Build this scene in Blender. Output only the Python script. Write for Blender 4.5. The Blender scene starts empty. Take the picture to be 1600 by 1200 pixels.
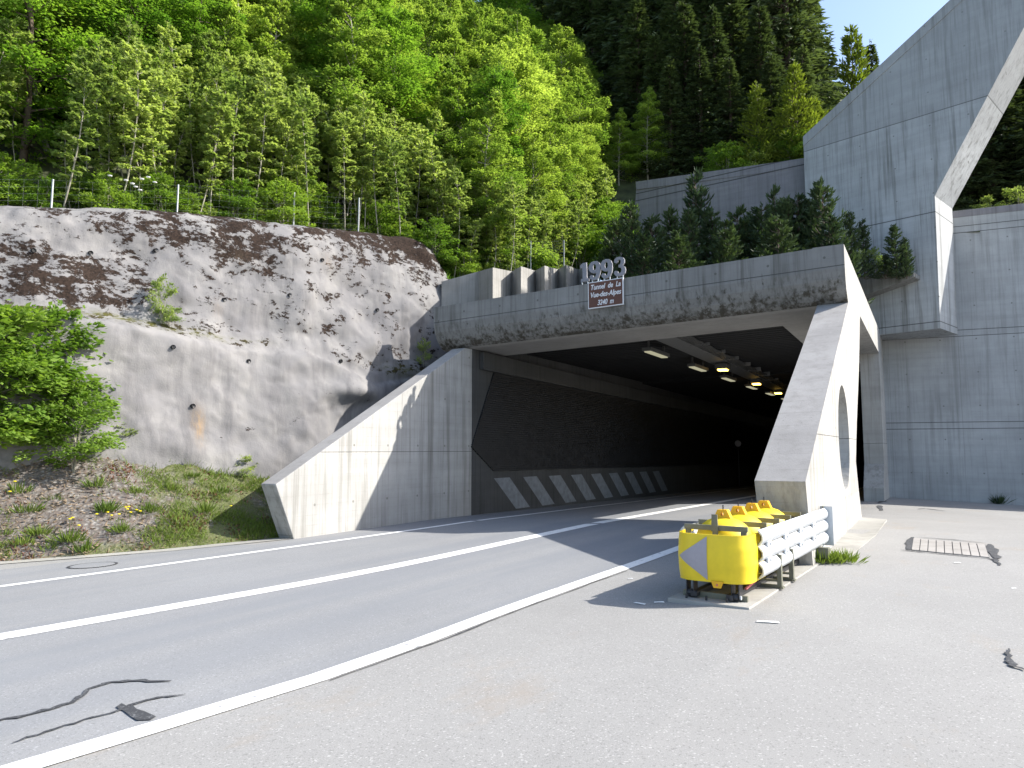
import bpy, bmesh, math, random
import numpy as np
from mathutils import Vector, Matrix
from mathutils.geometry import tessellate_polygon
from mathutils.bvhtree import BVHTree

R = math.radians
C = bpy.context.scene.collection
SC = bpy.context.scene

# ------------------------------------------------------------------ camera
F, VX, HY, CAMH = 1120.0, 1450.0, 702.0, 1.75          # focal length in px of a 1600 px frame
PITCH = math.atan((HY - 600) / F)
YAW = math.atan2(VX - 800, F * math.cos(PITCH) + (HY - 600) * math.sin(PITCH))
cd = bpy.data.cameras.new('camera'); cam = bpy.data.objects.new('camera', cd); C.objects.link(cam)
cam.location = (0, 0, CAMH)
cam.rotation_euler = (R(90) + PITCH, 0, YAW)
cd.sensor_fit = 'HORIZONTAL'; cd.sensor_width = 36; cd.lens = 36 * F / 1600
cd.clip_start = .05; cd.clip_end = 1500
SC.camera = cam

# ------------------------------------------------------------------ light
SUN = Vector((.69, .405, .592)).normalized()            # towards the sun
world = bpy.data.worlds.new('World'); SC.world = world; world.use_nodes = True
nt = world.node_tree; nt.nodes.clear()
sky = nt.nodes.new('ShaderNodeTexSky'); sky.sky_type = 'NISHITA'; sky.sun_disc = False
sky.sun_elevation = math.asin(SUN.z); sky.sun_rotation = math.atan2(SUN.x, SUN.y)
sky.altitude = 900; sky.air_density = 1.0; sky.dust_density = 3.0; sky.ozone_density = 1.0
bg = nt.nodes.new('ShaderNodeBackground'); bg.inputs[1].default_value = .145
wo = nt.nodes.new('ShaderNodeOutputWorld')
nt.links.new(sky.outputs[0], bg.inputs[0]); nt.links.new(bg.outputs[0], wo.inputs[0])
ld = bpy.data.lights.new('sun', 'SUN'); ld.energy = 4.0; ld.angle = R(.5); ld.color = (1, .955, .88)
sun = bpy.data.objects.new('sun', ld); C.objects.link(sun); sun.location = SUN * 60
sun.rotation_euler = (-SUN).to_track_quat('-Z', 'Y').to_euler()
vs = SC.view_settings; vs.view_transform = 'Standard'; vs.look = 'None'; vs.exposure = 1.2; vs.gamma = 1

# ------------------------------------------------------------------ layout helpers (pixel of the 1600x1200 photo -> point on a real plane)
_f = np.array([-math.sin(YAW), math.cos(YAW), 0]); _r = np.array([math.cos(YAW), math.sin(YAW), 0]); _u = np.array([0, 0, 1.])
_fw = _f * math.cos(PITCH) + _u * math.sin(PITCH); _up = -_f * math.sin(PITCH) + _u * math.cos(PITCH)
ORG = np.array([0, 0, CAMH])
def ray(x, y): return _fw + _r * (x - 800) / F + _up * (600 - y) / F
def onX(x, y, c): d = ray(x, y); return ORG + d * (c / d[0])
def onY(x, y, c): d = ray(x, y); return ORG + d * (c / d[1])
def onZ(x, y, c): d = ray(x, y); return ORG + d * ((c - CAMH) / d[2])
def onP(x, y, p, n): d = ray(x, y); n = np.array(n); return ORG + d * (np.dot(np.array(p) - ORG, n) / np.dot(d, n))
XR, XL, YL = -1.57, -12.94, 19.08
def GZ(x, y): return .03 * min(0, x - XR) - .02 * max(0, y - 17.5) - .04 * max(0, min(x, 20) - XR) * min(1, max(0, (y - 20) / 16))
def march(x, y, f):
    d = ray(x, y); lo, hi = .5, 200
    ts = np.linspace(.5, 120, 900)
    for a, b in zip(ts[:-1], ts[1:]):
        if f(ORG + d * b): lo, hi = a, b; break
    for _ in range(30):
        m = (lo + hi) / 2
        if f(ORG + d * m): hi = m
        else: lo = m
    return ORG + d * lo
def onG(x, y): return march(x, y, lambda P: P[2] < GZ(P[0], P[1]))
def roll(x, z): return z + .028 * (x - XR)

# ------------------------------------------------------------------ object helpers
def tag(o, label=None, cat=None, group=None, kind=None):
    if label: o['label'] = label
    if cat: o['category'] = cat
    if group: o['group'] = group
    if kind: o['kind'] = kind
    return o
def thing(name, label, cat, loc=(0, 0, 0), rz=0, group=None):
    o = bpy.data.objects.new(name, None); C.objects.link(o)
    o.empty_display_size = .2; o.location = loc; o.rotation_euler = (0, 0, rz)
    return tag(o, label, cat, group)

class MB:
    def __init__(s): s.v = []; s.f = []
    def add(s, vs, fs):
        b = len(s.v); s.v += [tuple(map(float, p)) for p in vs]; s.f += [tuple(i + b for i in f) for f in fs]; return s
    def box(s, x0, x1, y0, y1, z0, z1):
        return s.add([(x0,y0,z0),(x1,y0,z0),(x1,y1,z0),(x0,y1,z0),(x0,y0,z1),(x1,y0,z1),(x1,y1,z1),(x0,y1,z1)],
                     [(0,3,2,1),(4,5,6,7),(0,1,5,4),(1,2,6,5),(2,3,7,6),(3,0,4,7)])
    def prism(s, loop, vec, holes=()):
        """closed polygon (3D loop, optional holes) extruded by vec"""
        loops = [list(map(Vector, loop))] + [list(map(Vector, h)) for h in holes]
        vec = Vector(vec); flat = [p for l in loops for p in l]; n = len(flat)
        tris = tessellate_polygon(loops)
        vs = flat + [p + vec for p in flat]
        fs = [tuple(t) for t in tris] + [tuple(i + n for i in reversed(t)) for t in tris]
        if not holes and True:
            fs = [tuple(range(n)), tuple(range(2*n-1, n-1, -1))]
        b = 0
        for l in loops:
            m = len(l)
            for i in range(m): j = (i + 1) % m; fs.append((b+j, b+i, b+i+n, b+j+n))
            b += m
        return s.add(vs, fs)
    def tube(s, path, rad, n=8, cap=True):
        path = [Vector(p) for p in path]; rr = rad if isinstance(rad, (list, tuple)) else [rad] * len(path)
        vs = []; fs = []
        for k, p in enumerate(path):
            t = (path[min(k+1, len(path)-1)] - path[max(k-1, 0)]).normalized()
            a = Vector((0, 0, 1)) if abs(t.z) < .9 else Vector((1, 0, 0))
            u = t.cross(a).normalized(); w = t.cross(u)
            for i in range(n):
                q = 2 * math.pi * i / n; vs.append(p + (u * math.cos(q) + w * math.sin(q)) * rr[k])
        for k in range(len(path) - 1):
            for i in range(n):
                j = (i + 1) % n; fs.append((k*n+i, k*n+j, (k+1)*n+j, (k+1)*n+i))
        if cap: fs.append(tuple(range(n-1, -1, -1))); fs.append(tuple(range((len(path)-1)*n, len(path)*n)))
        return s.add(vs, fs)
    def lathe(s, prof, cx, cy, n=28, a0=0, a1=2*math.pi):
        vs = []; fs = []
        for r, z in prof:
            for i in range(n): q = a0 + (a1-a0) * i / n; vs.append((cx + r*math.cos(q), cy + r*math.sin(q), z))
        for k in range(len(prof)-1):
            for i in range(n): j = (i+1) % n; fs.append((k*n+i, k*n+j, (k+1)*n+j, (k+1)*n+i))
        return s.add(vs, fs)
    def ribbon(s, pts, w, z=.006, zf=GZ):
        """flat strip lying on the ground; w a width or list of widths; edges follow the ground"""
        pts = [Vector((p[0], p[1], 0)) for p in pts]; vs = []; fs = []
        ww = w if isinstance(w, (list, tuple)) else [w] * len(pts)
        for k, p in enumerate(pts):
            t = (pts[min(k+1, len(pts)-1)] - pts[max(k-1, 0)]).normalized(); u = Vector((-t.y, t.x, 0))
            for sg in (.5, -.5):
                q = p + u * sg * ww[k]; vs.append((q.x, q.y, zf(q.x, q.y) + z))
        for k in range(len(pts)-1): fs.append((2*k, 2*k+1, 2*k+3, 2*k+2))
        return s.add(vs, fs)
    def build(s, name, mat, parent=None, smooth=False, bevel=0, local=False, fixn=True):
        me = bpy.data.meshes.new(name)
        off = Vector((0, 0, 0))
        if parent is not None and not local:
            q = parent
            while q: off += q.location; q = q.parent
        me.from_pydata([tuple(Vector(p) - off) for p in s.v], [], s.f)
        if fixn:
            bm = bmesh.new(); bm.from_mesh(me); bmesh.ops.recalc_face_normals(bm, faces=bm.faces); bm.to_mesh(me); bm.free()
        if smooth:
            for p in me.polygons: p.use_smooth = True
        o = bpy.data.objects.new(name, me); C.objects.link(o)
        if mat: me.materials.append(mat)
        if parent is not None: o.parent = parent
        if bevel:
            b = o.modifiers.new('bevel', 'BEVEL'); b.width = bevel; b.segments = 2; b.limit_method = 'ANGLE'; b.angle_limit = R(28)
        return o

def mesh_np(name, V, Q, mat, tint=None, smooth=False, tri=False):
    """fast mesh from numpy arrays of quads (or triangles)"""
    me = bpy.data.meshes.new(name); k = 3 if tri else 4
    me.vertices.add(len(V)); me.vertices.foreach_set('co', np.asarray(V, np.float32).ravel())
    me.loops.add(len(Q) * k); me.loops.foreach_set('vertex_index', np.asarray(Q, np.int32).ravel())
    me.polygons.add(len(Q)); me.polygons.foreach_set('loop_start', np.arange(0, len(Q) * k, k, dtype=np.int32))
    me.polygons.foreach_set('use_smooth', np.full(len(Q), smooth, dtype=bool))
    me.update(calc_edges=True); me.validate()
    if tint is not None:
        a = me.attributes.new('tint', 'FLOAT', 'POINT'); a.data.foreach_set('value', np.asarray(tint, np.float32))
    me.materials.append(mat); return me
def link(name, me, parent=None):
    o = bpy.data.objects.new(name, me); C.objects.link(o)
    if parent is not None: o.parent = parent
    return o

# value noise in numpy
_rng = np.random.RandomState(7); _T = _rng.rand(4096).astype(np.float64)
def _h(i, j, k): return _T[(i * 374761393 + j * 668265263 + k * 1274126177) & 4095]
def vnoise(P):
    P = np.asarray(P, float); I = np.floor(P).astype(np.int64); f = P - I; f = f * f * (3 - 2 * f)
    i, j, k = I[..., 0], I[..., 1], I[..., 2]; a, b, c = f[..., 0], f[..., 1], f[..., 2]
    r = 0
    for di in (0, 1):
        for dj in (0, 1):
            for dk in (0, 1):
                r = r + _h(i+di, j+dj, k+dk) * (a if di else 1-a) * (b if dj else 1-b) * (c if dk else 1-c)
    return r
def fbm(P, o=4):
    P = np.asarray(P, float); s = 0; a = .5; t = 0
    for _ in range(o): s = s + a * vnoise(P); t += a; P = P * 2.03 + 17.3; a *= .5
    return s / t - .5

# ------------------------------------------------------------------ materials
class NT:
    def __init__(s, name):
        s.m = bpy.data.materials.new(name); s.m.use_nodes = True; s.t = s.m.node_tree; s.t.nodes.clear()
        s.out = s.n('ShaderNodeOutputMaterial')
    def n(s, typ, **kw):
        x = s.t.nodes.new(typ)
        for k, v in kw.items(): setattr(x, k, v)
        return x
    def l(s, a, b): s.t.links.new(a, b)
    def set(s, sock, v):
        if hasattr(v, 'is_linked'): s.l(v, sock)
        else: sock.default_value = v
    def pos(s, scale=(1, 1, 1)):
        g = s.n('ShaderNodeNewGeometry'); m = s.n('ShaderNodeVectorMath', operation='MULTIPLY'); s.l(g.outputs['Position'], m.inputs[0]); m.inputs[1].default_value = scale; return m.outputs[0]
    def obj(s, scale=(1, 1, 1)):
        g = s.n('ShaderNodeTexCoord'); m = s.n('ShaderNodeVectorMath', operation='MULTIPLY'); s.l(g.outputs['Object'], m.inputs[0]); m.inputs[1].default_value = scale; return m.outputs[0]
    def noise(s, vec, scale, detail=4, rough=.55, dist=0):
        x = s.n('ShaderNodeTexNoise'); s.l(vec, x.inputs['Vector']); x.inputs['Scale'].default_value = scale; x.inputs['Detail'].default_value = detail
        x.inputs['Roughness'].default_value = rough; x.inputs['Distortion'].default_value = dist; return x.outputs['Fac']
    def ramp(s, fac, lo, hi, a=0., b=1.):
        x = s.n('ShaderNodeMapRange'); x.inputs[1].default_value = lo; x.inputs[2].default_value = hi; x.inputs[3].default_value = a; x.inputs[4].default_value = b; s.l(fac, x.inputs[0]); return x.outputs[0]
    def math(s, op, a, b=0., c=None):
        x = s.n('ShaderNodeMath', operation=op); s.set(x.inputs[0], a); s.set(x.inputs[1], b)
        if c is not None: s.set(x.inputs[2], c)
        return x.outputs[0]
    def mix(s, fac, a, b, mode='MIX'):
        x = s.n('ShaderNodeMix', data_type='RGBA', blend_type=mode); s.set(x.inputs[0], fac)
        for k, v in ((6, a), (7, b)):
            s.set(x.inputs[k], v if hasattr(v, 'is_linked') else (*v, 1) if len(v) == 3 else v)
        return x.outputs[2]
    def z(s):
        g = s.n('ShaderNodeNewGeometry'); x = s.n('ShaderNodeSeparateXYZ'); s.l(g.outputs['Position'], x.inputs[0]); return x.outputs
    def attr(s, name): return s.n('ShaderNodeAttribute', attribute_name=name).outputs['Fac']
    def bsdf(s, col, rough=.85, bump=None, bstr=.3, bdist=.02, metal=0, spec=.3):
        b = s.n('ShaderNodeBsdfPrincipled')
        s.set(b.inputs['Base Color'], col if hasattr(col, 'is_linked') else (*col, 1)); s.set(b.inputs['Roughness'], rough)
        b.inputs['Metallic'].default_value = metal; b.inputs['Specular IOR Level'].default_value = spec
        if bump is not None:
            u = s.n('ShaderNodeBump'); u.inputs['Strength'].default_value = bstr; u.inputs['Distance'].default_value = bdist; s.l(bump, u.inputs['Height']); s.l(u.outputs[0], b.inputs['Normal'])
        s.l(b.outputs[0], s.out.inputs[0]); return s.m

def g3(v): return (v, v, v)
def concrete(name, base=(.40, .39, .365), streak=.5, joints=(), algae=None, dirt=.5, rollz=True, pit=0, jw=.012, ties=None, darkabove=None):
    """board-marked concrete: blotches, vertical rain streaks, thin pour joints at given heights, optional algae band (z0 full, z1 none)"""
    t = NT(name); p = t.pos()
    big = t.noise(p, .45, 5, .6); mid = t.noise(p, 2.2, 5, .65); fine = t.noise(p, 38, 3, .6)
    col = t.mix(t.ramp(big, .3, .7), tuple(c * .80 for c in base), tuple(min(.6, c * 1.14) for c in base))
    col = t.mix(t.ramp(mid, .35, .75, 0, .35), col, tuple(c * .72 for c in base))
    st = t.noise(t.pos((2.6, 2.6, .12)), 1.7, 5, .62); st2 = t.noise(t.pos((9, 9, .25)), 1.6, 4, .6)
    zz = t.z()
    zr = t.math('SUBTRACT', zz[2], t.math('MULTIPLY', t.math('SUBTRACT', zz[0], XR), .028)) if rollz else zz[2]
    sk = t.math('MULTIPLY', t.ramp(st, .50, .74), streak); sk2 = t.math('MULTIPLY', t.ramp(st2, .52, .76), streak * .55)
    dk = (base[0] * .33, base[1] * .32, base[2] * .29)
    col = t.mix(sk, col, dk); col = t.mix(sk2, col, dk)
    lite = t.noise(t.pos((5, 5, .2)), 1.3, 3, .5)
    col = t.mix(t.ramp(lite, .60, .8, 0, .35), col, tuple(min(.62, c * 1.25) for c in base))
    # formwork board marks
    bd = t.math('FRACT', t.math('MULTIPLY', zr, 1 / .24)); bl = t.math('LESS_THAN', bd, .07)
    bn = t.noise(t.pos((.25, .25, 4.2)), 1, 2, .5)
    col = t.mix(t.math('MULTIPLY', bl, t.ramp(mid, .4, .7, 0, .22)), col, dk)
    col = t.mix(t.ramp(bn, .35, .7, 0, .16), col, dk)
    h = t.math('ADD', fine, t.math('MULTIPLY', mid, .6))
    for j in joints:
        d = t.math('ABSOLUTE', t.math('SUBTRACT', zr, j)); m = t.math('LESS_THAN', d, jw)
        col = t.mix(t.math('MULTIPLY', m, .8), col, (.05, .05, .048)); h = t.math('SUBTRACT', h, t.math('MULTIPLY', m, 1.2))
    if ties:        # formwork tie holes and panel seams
        hc = zz[0] if ties == 'x' else zz[1]
        fx = t.math('SUBTRACT', t.math('FRACT', t.math('DIVIDE', hc, 1.35)), .5); fz = t.math('SUBTRACT', t.math('FRACT', t.math('DIVIDE', zr, 1.45)), .5)
        r2 = t.math('ADD', t.math('POWER', t.math('MULTIPLY', fx, 1.35), 2), t.math('POWER', t.math('MULTIPLY', fz, 1.45), 2))
        m = t.math('LESS_THAN', r2, .0011); col = t.mix(t.math('MULTIPLY', m, .7), col, dk); h = t.math('SUBTRACT', h, m)
        sx_ = t.math('LESS_THAN', t.math('ABSOLUTE', t.math('SUBTRACT', t.math('FRACT', t.math('DIVIDE', hc, 2.7)), .5)), .0032); col = t.mix(t.math('MULTIPLY', sx_, .42), col, dk)
        pn = t.n('ShaderNodeTexWhiteNoise', noise_dimensions='2D'); cv = t.n('ShaderNodeCombineXYZ'); t.l(t.math('FLOOR', t.math('ADD', t.math('DIVIDE', hc, 2.7), .5)), cv.inputs[0]); t.l(t.math('FLOOR', t.math('DIVIDE', zr, 1.45)), cv.inputs[1]); t.l(cv.outputs[0], pn.inputs['Vector'])
        col = t.mix(t.math('MULTIPLY', pn.outputs['Value'], .16), col, tuple(c * .6 for c in base))
    if darkabove:
        m = t.math('GREATER_THAN', zr, darkabove); col = t.mix(t.math('MULTIPLY', m, .42), col, tuple(c * .55 for c in base))
    if algae:
        z0, z1 = algae
        a = t.ramp(zr, z0, z1, .62, -.12); an = t.noise(p, 3.2, 8, .72); an2 = t.noise(t.pos((7, 7, 1.2)), 1.4, 5, .7)
        an3 = t.noise(t.pos((4, 4, .35)), 1.3, 5, .65)
        m = t.ramp(t.math('ADD', t.math('ADD', t.math('ADD', a, t.math('MULTIPLY', t.math('SUBTRACT', an, .5), 1.6)), t.math('MULTIPLY', t.math('SUBTRACT', an2, .5), 1.2)), t.math('MULTIPLY', t.math('SUBTRACT', an3, .5), 1.1)), .34, .66)
        col = t.mix(t.math('MULTIPLY', m, .9), col, (.050, .043, .031))
    if pit:
        pv = t.n('ShaderNodeTexVoronoi'); pv.inputs['Scale'].default_value = 9; t.l(p, pv.inputs['Vector'])
        m = t.math('LESS_THAN', pv.outputs['Distance'], .07)
        col = t.mix(t.math('MULTIPLY', m, pit), col, (.10, .095, .085))
    return t.bsdf(col, .9, h, .35, .012)
def plain(name, col, rough=.6, metal=0, var=.15, scale=6, bstr=.08, spec=.4):
    t = NT(name); p = t.obj(); n = t.noise(p, scale, 4, .6)
    c = t.mix(t.ramp(n, .3, .75), tuple(x * (1 - var) for x in col), tuple(min(1, x * (1 + var)) for x in col))
    return t.bsdf(c, t.ramp(n, .3, .7, rough * .85, min(1, rough * 1.15)), n, bstr, .01, metal, spec)
def emit(name, col, st):
    t = NT(name); e = t.n('ShaderNodeEmission'); e.inputs[0].default_value = (*col, 1); e.inputs[1].default_value = st; t.l(e.outputs[0], t.out.inputs[0]); return t.m
def asphalt(name, base, warm=0., tracks=False):
    t = NT(name); p = t.pos(); fine = t.noise(p, 150, 2, .6); sp = t.noise(p, 70, 3, .7); mid = t.noise(p, 1.1, 6, .62); big = t.noise(p, .22, 4, .6)
    b = base
    col = t.mix(t.ramp(big, .3, .7), tuple(c * .90 for c in b), tuple(c * 1.08 for c in b))
    col = t.mix(t.ramp(mid, .35, .75, 0, .4), col, tuple(c * .84 for c in b))
    col = t.mix(t.ramp(fine, .48, .68, 0, .62), col, tuple(c * .55 for c in b)); col = t.mix(t.ramp(sp, .55, .74, 0, .5), col, tuple(min(.75, c * 1.5) for c in b))
    vo = t.n('ShaderNodeTexVoronoi'); vo.inputs['Scale'].default_value = 85; t.l(p, vo.inputs['Vector'])
    sep = t.n('ShaderNodeSeparateColor'); t.l(vo.outputs['Color'], sep.inputs[0])
    col = t.mix(t.math('MULTIPLY', t.math('GREATER_THAN', sep.outputs[0], .96), .30), col, tuple(min(.8, c * 2.0) for c in b))
    col = t.mix(t.math('MULTIPLY', t.math('LESS_THAN', sep.outputs[1], .07), .40), col, tuple(c * .45 for c in b))
    mo = t.noise(p, 4.5, 4, .65); col = t.mix(t.ramp(mo, .55, .8, 0, .22), col, tuple(c * .70 for c in b))
    if tracks:      # worn wheel tracks run along the road
        w = t.noise(t.pos((1.1, .03, 1)), 1.0, 2, .45); col = t.mix(t.ramp(w, .38, .62, 0, .55), col, tuple(c * f for c, f in zip(b, (.74, .77, .82))))
        w2 = t.noise(t.pos((.9, .10, 1)), 2.0, 4, .6); col = t.mix(t.ramp(w2, .55, .8, 0, .35), col, tuple(c * f for c, f in zip(b, (1.18, 1.14, 1.06))))
    if warm:
        w = t.noise(t.pos((1, .45, 1)), .8, 6, .72); col = t.mix(t.ramp(w, .56, .76, 0, warm), col, (b[0] * .95, b[1] * .76, b[2] * .57))
        w3 = t.noise(p, .35, 5, .65); col = t.mix(t.ramp(w3, .5, .72, 0, .30), col, tuple(c * .76 for c in b))
        w4 = t.noise(t.pos((1.5, .5, 1)), 1.6, 7, .75, .6); col = t.mix(t.ramp(w4, .60, .74, 0, .28), col, tuple(c * .62 for c in b))
    return t.bsdf(col, .92, t.math('ADD', fine, sp), .35, .004, spec=.2)
def leafmat(name, a, b, trans=.5, tcol=1.25, rough=.6):
    t = NT(name); oi = t.n('ShaderNodeObjectInfo'); f = t.math('ADD', t.math('MULTIPLY', t.attr('tint'), .6), t.math('MULTIPLY', oi.outputs['Random'], .75))
    col = t.mix(t.ramp(f, .15, 1.2), a, b)
    d = t.n('ShaderNodeBsdfPrincipled'); t.l(col, d.inputs['Base Color']); d.inputs['Roughness'].default_value = rough; d.inputs['Specular IOR Level'].default_value = .25
    r = t.n('ShaderNodeBsdfTranslucent'); t.l(t.mix(1, col, (tcol * .95, tcol, tcol * .5), 'MULTIPLY'), r.inputs[0])
    m = t.n('ShaderNodeMixShader'); m.inputs[0].default_value = trans; t.l(d.outputs[0], m.inputs[1]); t.l(r.outputs[0], m.inputs[2]); t.l(m.outputs[0], t.out.inputs[0]); return t.m

M = {}
M['pave'] = asphalt('pavement asphalt', (.30, .295, .284), warm=.5)
M['road'] = asphalt('road asphalt', (.265, .268, .272), tracks=True)
def paint_mat():
    t = NT('road paint'); p = t.pos(); n = t.noise(p, 7, 8, .72); n2 = t.noise(p, 30, 3, .6)
    m = t.ramp(t.math('ADD', n, t.math('MULTIPLY', n2, .25)), .71, .77)
    return t.bsdf(t.mix(m, (.78, .78, .76), (.30, .305, .31)), .7, n2, .2, .004)
M['paint'] = paint_mat()
def tar_mat():
    t = NT('worn tar'); p = t.pos(); n = t.noise(p, 55, 4, .7); n2 = t.noise(p, 9, 4, .7); m = t.ramp(t.math('ADD', n, t.math('MULTIPLY', t.math('SUBTRACT', n2, .5), .6)), .55, .72)
    return t.bsdf(t.mix(m, (.05, .052, .057), (.19, .195, .20)), .85, n, .3, .004)
M['tar'] = tar_mat()
M['gutter'] = concrete('gutter concrete', (.36, .35, .32), .1, rollz=False)
M['lintel'] = concrete('lintel concrete', (.255, .252, .24), 1.0, joints=(6.28,), algae=(5.25, 6.75), ties='x')
M['portal'] = concrete('portal concrete', (.42, .412, .39), .75, joints=(2.0,), jw=.008, pit=.0, ties='y')
M['slope'] = concrete('weathered slope concrete', (.36, .345, .33), .25, pit=.8)
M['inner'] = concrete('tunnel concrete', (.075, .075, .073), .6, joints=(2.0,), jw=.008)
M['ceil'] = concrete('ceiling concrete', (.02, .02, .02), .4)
M['beamin'] = concrete('inner beam concrete', (.34, .33, .31), .2)
M['tower'] = concrete('tower concrete', (.45, .46, .46), 1.0, joints=(15.75, 11.53, 6.95), rollz=False, jw=.02, ties='x', darkabove=15.75)
M['wall3'] = concrete('retaining wall concrete', (.42, .425, .42), .5, joints=(11.54, 11.25, 6.93, 6.66, 2.92, 2.64), rollz=False, jw=.016, ties='x')
M['wall0'] = concrete('dark hill wall concrete', (.25, .24, .25), .6, joints=(15.75, 15.35), rollz=False, jw=.03)
M['saw'] = concrete('sawtooth concrete', (.32, .31, .29), .8, rollz=False)
M['panel'] = plain('dark louvre panel', (.022, .023, .025), .55, 0, .2, 3)
M['stripe'] = plain('faded white paint', (.19, .205, .22), .7, 0, .3, 5)
M['yellow'] = plain('yellow plastic', (.78, .57, .02), .48, 0, .10, 4, .04)
M['yellow2'] = plain('amber plastic', (.74, .40, .01), .45, 0, .06, 5, .03)
M['greyfoil'] = plain('grey reflective foil', (.34, .315, .34), .4, 0, .05, 20, .02)
M['galv'] = plain('galvanised steel', (.52, .545, .57), .5, .35, .12, 9, .05)
M['olive'] = plain('dull galvanised frame', (.17, .17, .13), .55, .3, .2, 9, .05)
M['steeldark'] = plain('dark greasy steel', (.05, .05, .055), .5, .5, .3, 14, .05)
M['redp'] = plain('red rod', (.5, .12, .12), .5)
M['brown'] = plain('brown sign face', (.105, .042, .026), .5, 0, .06, 8, .02)
M['white'] = plain('white lettering', (.72, .72, .72), .5, 0, .04, 8, .02)
M['numeral'] = plain('grey aluminium numeral', (.22, .22, .24), .6, 0, .1, 9)
M['numside'] = M['galv']
M['lampoff'] = emit('fluorescent diffuser', (.95, .90, .62), .20)
M['sodium'] = emit('sodium lamp', (1, .60, .10), 5)
M['lampbox'] = plain('lamp housing', (.07, .07, .065), .6)
M['tray'] = plain('cable tray', (.13, .13, .125), .6)
M['bark'] = plain('pale bark', (.30, .28, .22), .9, 0, .35, 9, .3)
M['barkd'] = plain('dark bark', (.10, .075, .055), .9, 0, .35, 9, .3)
M['wire'] = plain('fence steel', (.32, .34, .34), .5, .3)
M['rockm'] = None
M['soil'] = plain('forest soil', (.055, .065, .026), .95, 0, .5, 1.5, .5)
M['pipe'] = plain('black pipe', (.012, .012, .013), .7)
M['grate'] = concrete('grate cover concrete', (.36, .342, .322), .1, rollz=False)
M['iron'] = plain('cast iron', (.11, .11, .115), .7, .2, .3, 14)

M['leaf_beech'] = leafmat('beech leaves', (.13, .22, .038), (.39, .48, .11), .62)
M['leaf_sap'] = leafmat('sapling leaves', (.165, .24, .07), (.42, .49, .17), .57)
M['leaf_deep'] = leafmat('deep green leaves', (.09, .19, .028), (.24, .38, .05), .58)
M['leaf_bush'] = leafmat('maple leaves', (.11, .21, .03), (.26, .37, .06), .48)
M['needle'] = leafmat('spruce needles', (.040, .062, .026), (.115, .155, .060), .3)
M['needle_l'] = leafmat('light conifer needles', (.09, .13, .02), (.20, .25, .035), .4)
M['needle_p'] = leafmat('pine needles', (.030, .054, .028), (.085, .125, .055), .25)
M['grass'] = leafmat('grass', (.07, .12, .018), (.19, .25, .05), .35)
M['dry'] = leafmat('dry stalks', (.22, .16, .10), (.38, .31, .23), .2, 1.0)
M['redherb'] = leafmat('reddish herbs', (.10, .045, .03), (.19, .09, .055), .2, 1.0)
M['flower'] = plain('yellow petals', (.80, .66, .02), .6)
M['wflower'] = plain('white petals', (.8, .8, .78), .6)

def rock_material():
    t = NT('shotcrete'); p = t.pos()
    big = t.noise(p, .35, 5, .6); mid = t.noise(p, 1.6, 6, .6); fine = t.noise(p, 22, 4, .65)
    col = t.mix(t.ramp(big, .32, .68), (.165, .160, .162), (.245, .237, .230))
    col = t.mix(t.ramp(mid, .5, .8, 0, .6), col, (.30, .288, .27)); col = t.mix(t.ramp(mid, .5, .25, 0, .55), col, (.17, .166, .172))
    st = t.noise(t.pos((1.6, 1.6, .22)), 1.2, 5, .65); col = t.mix(t.ramp(st, .48, .72, 0, .75), col, (.105, .102, .106))
    mo = t.attr('moss'); n1 = t.noise(t.pos((1, 1, 1.6)), 1.3, 9, .74, .5); n2 = t.noise(t.pos((1, 1, 2.0)), 4.2, 8, .78)
    v = t.math('ADD', t.math('ADD', mo, t.math('MULTIPLY', t.math('SUBTRACT', n1, .5), 5.0)), t.math('MULTIPLY', t.math('SUBTRACT', n2, .5), 3.6))
    m = t.ramp(v, .46, .60); mn = t.noise(p, 18, 3, .6)
    mc = t.mix(t.ramp(mn, .35, .7), (.014, .010, .008), (.045, .030, .023))
    col = t.mix(m, col, mc)
    gm = t.attr('green'); col = t.mix(t.math('MULTIPLY', gm, t.ramp(n2, .42, .58)), col, (.10, .10, .025))
    ru = t.attr('rust'); col = t.mix(t.math('MULTIPLY', ru, t.ramp(t.noise(t.pos((6, 6, 1)), 3, 4, .6), .3, .6)), col, (.25, .185, .125))
    h = t.math('ADD', t.math('ADD', t.math('MULTIPLY', fine, .7), t.math('MULTIPLY', mid, .4)), t.math('MULTIPLY', m, .7))
    return t.bsdf(col, .95, h, .45, .03, spec=.15)
M['rockm'] = rock_material()
def bank_material():
    t = NT('embankment gravel'); p = t.pos(); vo = t.n('ShaderNodeTexVoronoi'); vo.inputs['Scale'].default_value = 17; t.l(t.pos((1, .6, 1)), vo.inputs['Vector'])
    sep = t.n('ShaderNodeSeparateColor'); t.l(vo.outputs['Color'], sep.inputs[0])
    n = t.noise(p, 1.3, 6, .65); n2 = t.noise(p, 9, 5, .7)
    col = t.mix(sep.outputs[0], (.12, .108, .098), (.26, .247, .232)); col = t.mix(t.ramp(vo.outputs['Distance'], .25, .6, 0, .7), col, (.09, .075, .065))
    col = t.mix(t.ramp(n2, .5, .68, 0, .7), col, (.15, .105, .08))
    gr = t.attr('green'); v = t.math('ADD', gr, t.math('MULTIPLY', t.math('SUBTRACT', n, .5), 2.2)); col = t.mix(t.ramp(v, .35, .75, 0, .85), col, (.10, .115, .04))
    return t.bsdf(col, .95, t.math('ADD', vo.outputs['Distance'], n2), .6, .05, spec=.15)
M['bank'] = bank_material()
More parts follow.
